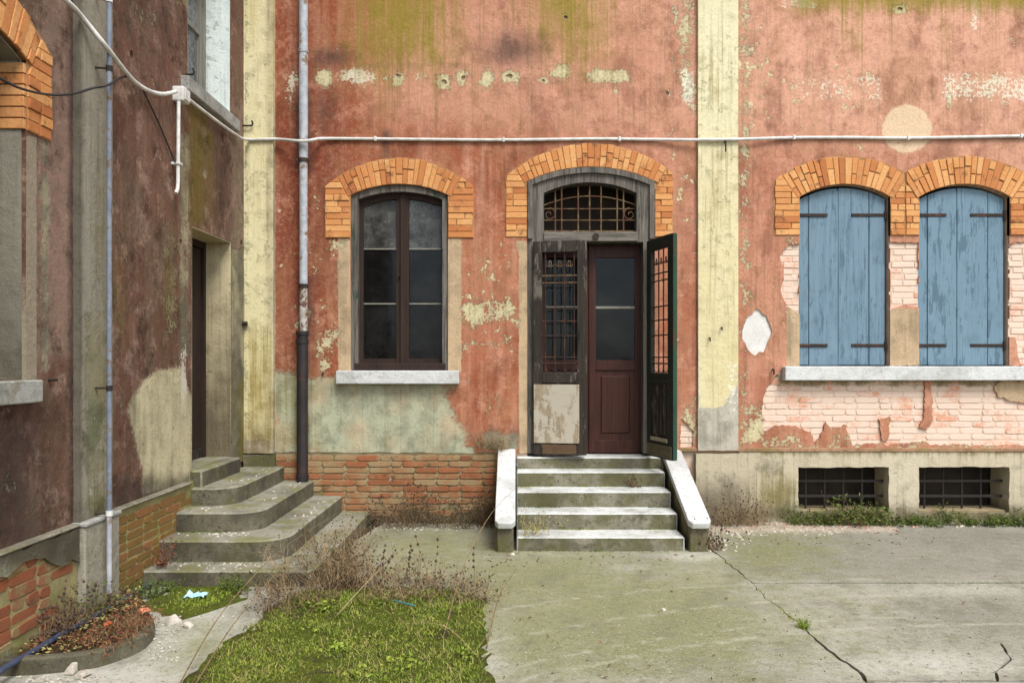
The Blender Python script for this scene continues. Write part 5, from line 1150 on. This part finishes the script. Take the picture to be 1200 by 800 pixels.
# rubble chips
M_CHIP = stone_mat('plaster_chip', C(206,198,186), C(190,180,164), C(140,126,110), None, 0, .3, 3)
M_CHIPP = stone_mat('pink_plaster_chip', C(206,160,140), C(196,144,120), C(150,110,90), None, 0, .3, 3)
def chip_shape(b, c, s_, r, flat=.45):
    rot = Matrix.Rotation(r.uniform(0, 6.28), 3, 'Z') @ Matrix.Rotation(r.uniform(-.3, .3), 3, 'X'); ptsq = []
    for dx, dy, dz in ((-1,-1,0),(1,-1,0),(1,1,0),(-1,1,0),(-.7,-.7,1),(.7,-.6,1),(.6,.7,1),(-.6,.6,1)):
        q = rot @ Vector((dx*s_*r.uniform(.6, 1.1), dy*s_*r.uniform(.5, 1.0), dz*s_*flat*2*r.uniform(.6, 1.1))); ptsq.append(Vector(c) + q)
    return b.add(ptsq, [(3,2,1,0),(4,5,6,7),(0,1,5,4),(1,2,6,5),(2,3,7,6),(3,0,4,7)])
def chips_obj(name, spots, mat, label, smin, smax, seed, cat='rubble'):
    r = random.Random(seed); b = MB()
    for x_, y_, z_ in spots: chip_shape(b, (x_, y_, z_), r.uniform(smin, smax)**1.0, r)
    return tag(b.build(name, mat), label, cat, kind='stuff')
r = random.Random(77)
def scatter(n, ax, bx_, ay, by_, bias=1.0):
    out = []
    for _ in range(n): g_ = G(r.uniform(ax, bx_), ay + (by_-ay)*r.random()**bias); out.append((g_[0], min(g_[1], DW - .03), 0))
    return out
chips_obj('plaster_chips', scatter(260, 838, 1000, 610, 628) + scatter(70, 830, 880, 625, 648) + scatter(120, 1000, 1200, 609, 618), M_CHIP, 'pale plaster chips fallen along the cement plinth', .006, .022, 1)
chips_obj('plaster_chips', scatter(180, 850, 1080, 609, 622), M_CHIPP, 'pink plaster chips fallen along the cement plinth', .006, .020, 2)
chips_obj('plaster_chips', scatter(150, 430, 580, 612, 622), M_CHIP, 'pale plaster crumbs below the brick plinth', .004, .012, 3)
chips_obj('gravel', scatter(150, 20, 150, 792, 815) + scatter(70, 160, 215, 730, 775) + scatter(30, 200, 300, 712, 745) , M_CHIP, 'white gravel and crumbs around the kerbed bed', .003, .011, 4)
chips_obj('gravel', scatter(420, 560, 1200, 640, 810) + scatter(200, 700, 1200, 616, 660), M_CHIP, 'tiny pale crumbs strewn over the concrete yard', .0015, .005, 5)
M_GRIT = stone_mat('dark_grit', C(84,78,64), C(66,60,50), C(48,44,38), None, 0, .3, 3)
chips_obj('grit', scatter(700, 560, 1200, 640, 810) + scatter(250, 850, 1200, 612, 640) + scatter(160, 420, 590, 614, 680) + scatter(120, 150, 320, 700, 800), M_GRIT, 'dark grit strewn over the concrete yard', .001, .0038, 15)
lb = MB()
for x_, y_, z_ in scatter(60, 570, 1200, 640, 800) + scatter(90, 820, 1100, 608, 640) + scatter(50, 570, 820, 648, 665):
    s_ = r.uniform(.008, .02); a = Vector((r.gauss(0,1), r.gauss(0,1), r.gauss(0,.25))).normalized(); b = a.cross(Vector((r.gauss(0,.3), r.gauss(0,.3), 1))).normalized(); c = Vector((x_, y_, .008)); k_ = c + Vector((0, 0, .006))
    lb.add([c - a*s_, k_ + b*s_*.45, c + a*s_, k_ - b*s_*.45], [(0, 1, 2), (0, 2, 3)])
tag(lb.build('fallen_leaves', M_RED), 'small dead leaves scattered on the concrete yard', 'leaves', kind='stuff')
sp = []
for (y0, x1, z_, n) in ((6.43, -2.2, .29, 45), (6.12, -2.0, .12, 40), (6.72, -2.5, .452, 14)):
    for _ in range(n): sp.append((x1 - abs(r.gauss(0, .35)) % (x1 - XL - .08), y0 - .02 - abs(r.gauss(0, .09)) % .26, z_))
for _ in range(50): k = r.choice([(-2.20, .452), (-2.5, .606), (-1.9, .29)]); sp.append((k[0] - abs(r.gauss(0, .06)), r.uniform(7.0, 8.1), k[1]))
chips_obj('plaster_crumbs', sp, M_CHIP, 'white plaster crumbs lying on the corner steps', .003, .013, 6)
def lump(a, b, s_, mat, label, seed, cat, name, flat=.5, z=0.0):
    rr = random.Random(seed); bb = MB(); g_ = G(a, b, z); chip_shape(bb, (g_[0], g_[1], z), s_, rr, flat); return tag(bb.build(name, mat, bevel=s_*.25, bseg=2), label, cat)
lump(203, 730, .055, M_CHIP, 'biggest white plaster lump beside the kerbed bed', 1, 'rubble', 'plaster_lump')
lump(221, 734, .035, M_CHIP, 'small white plaster lump next to the biggest one', 2, 'rubble', 'plaster_lump')
lump(84, 788, .04, M_CHIP, 'round white stone in front of the curved kerb', 3, 'stone', 'white_stone', .7)
lump(97, 792, .045, M_CHIP, 'wide white stone in front of the curved kerb', 4, 'stone', 'white_stone', .4)
lump(170, 716, .05, plain('brick_shard', C(176,92,60), C(200,130,100), .9), 'broken brick shard at the back of the bed', 5, 'brick', 'brick_shard', .3, .08)
lump(126, 731, .03, plain('brick_shard2', C(186,90,50), C(170,80,46), .9), 'small orange brick shard in the bed', 6, 'brick', 'brick_shard', .3, .08)
lump(778, 715, .02, M_CHIP, 'single white crumb on the open concrete yard', 7, 'rubble', 'white_crumb', .5)
lump(600, 650, .03, M_CHIP, 'pale stone by the foot of left cheek wall', 8, 'stone', 'pale_stone', .4)
# litter
def crumple(a, b, w, d, mat, label, seed, name, z=0.0):
    rr = random.Random(seed); g_ = G(a, b, z); n = 6; V = []; F = []
    for i in range(n):
        for j in range(n): V.append((g_[0] + (i/(n-1) - .5)*w + rr.gauss(0, .006), g_[1] + (j/(n-1) - .5)*d + rr.gauss(0, .006), z + .012 + abs(rr.gauss(0, .014))))
    for i in range(n-1):
        for j in range(n-1): F.append((i*n+j, (i+1)*n+j, (i+1)*n+j+1, i*n+j+1))
    o = MB().add(V, F).build(name, mat); so_ = o.modifiers.new('thickness', 'SOLIDIFY'); so_.thickness = .002; return tag(o, label, 'litter')
crumple(230, 700, .15, .10, plain('pale_blue_paper', C(150,200,214), C(176,212,220), .7), 'crumpled pale blue wrapper on the moss', 1, 'paper_wrapper')
tag(MB().tube(smoothline([Vector(G(462, 708) + (.03,)), Vector(G(474, 712) + (.035,)), Vector(G(486, 714) + (.03,))]), .006, 6).build('plastic_strip', plain('teal_plastic', C(70,130,130), C(60,116,118), .5)), 'short teal plastic strip lying in the grass', 'litter')
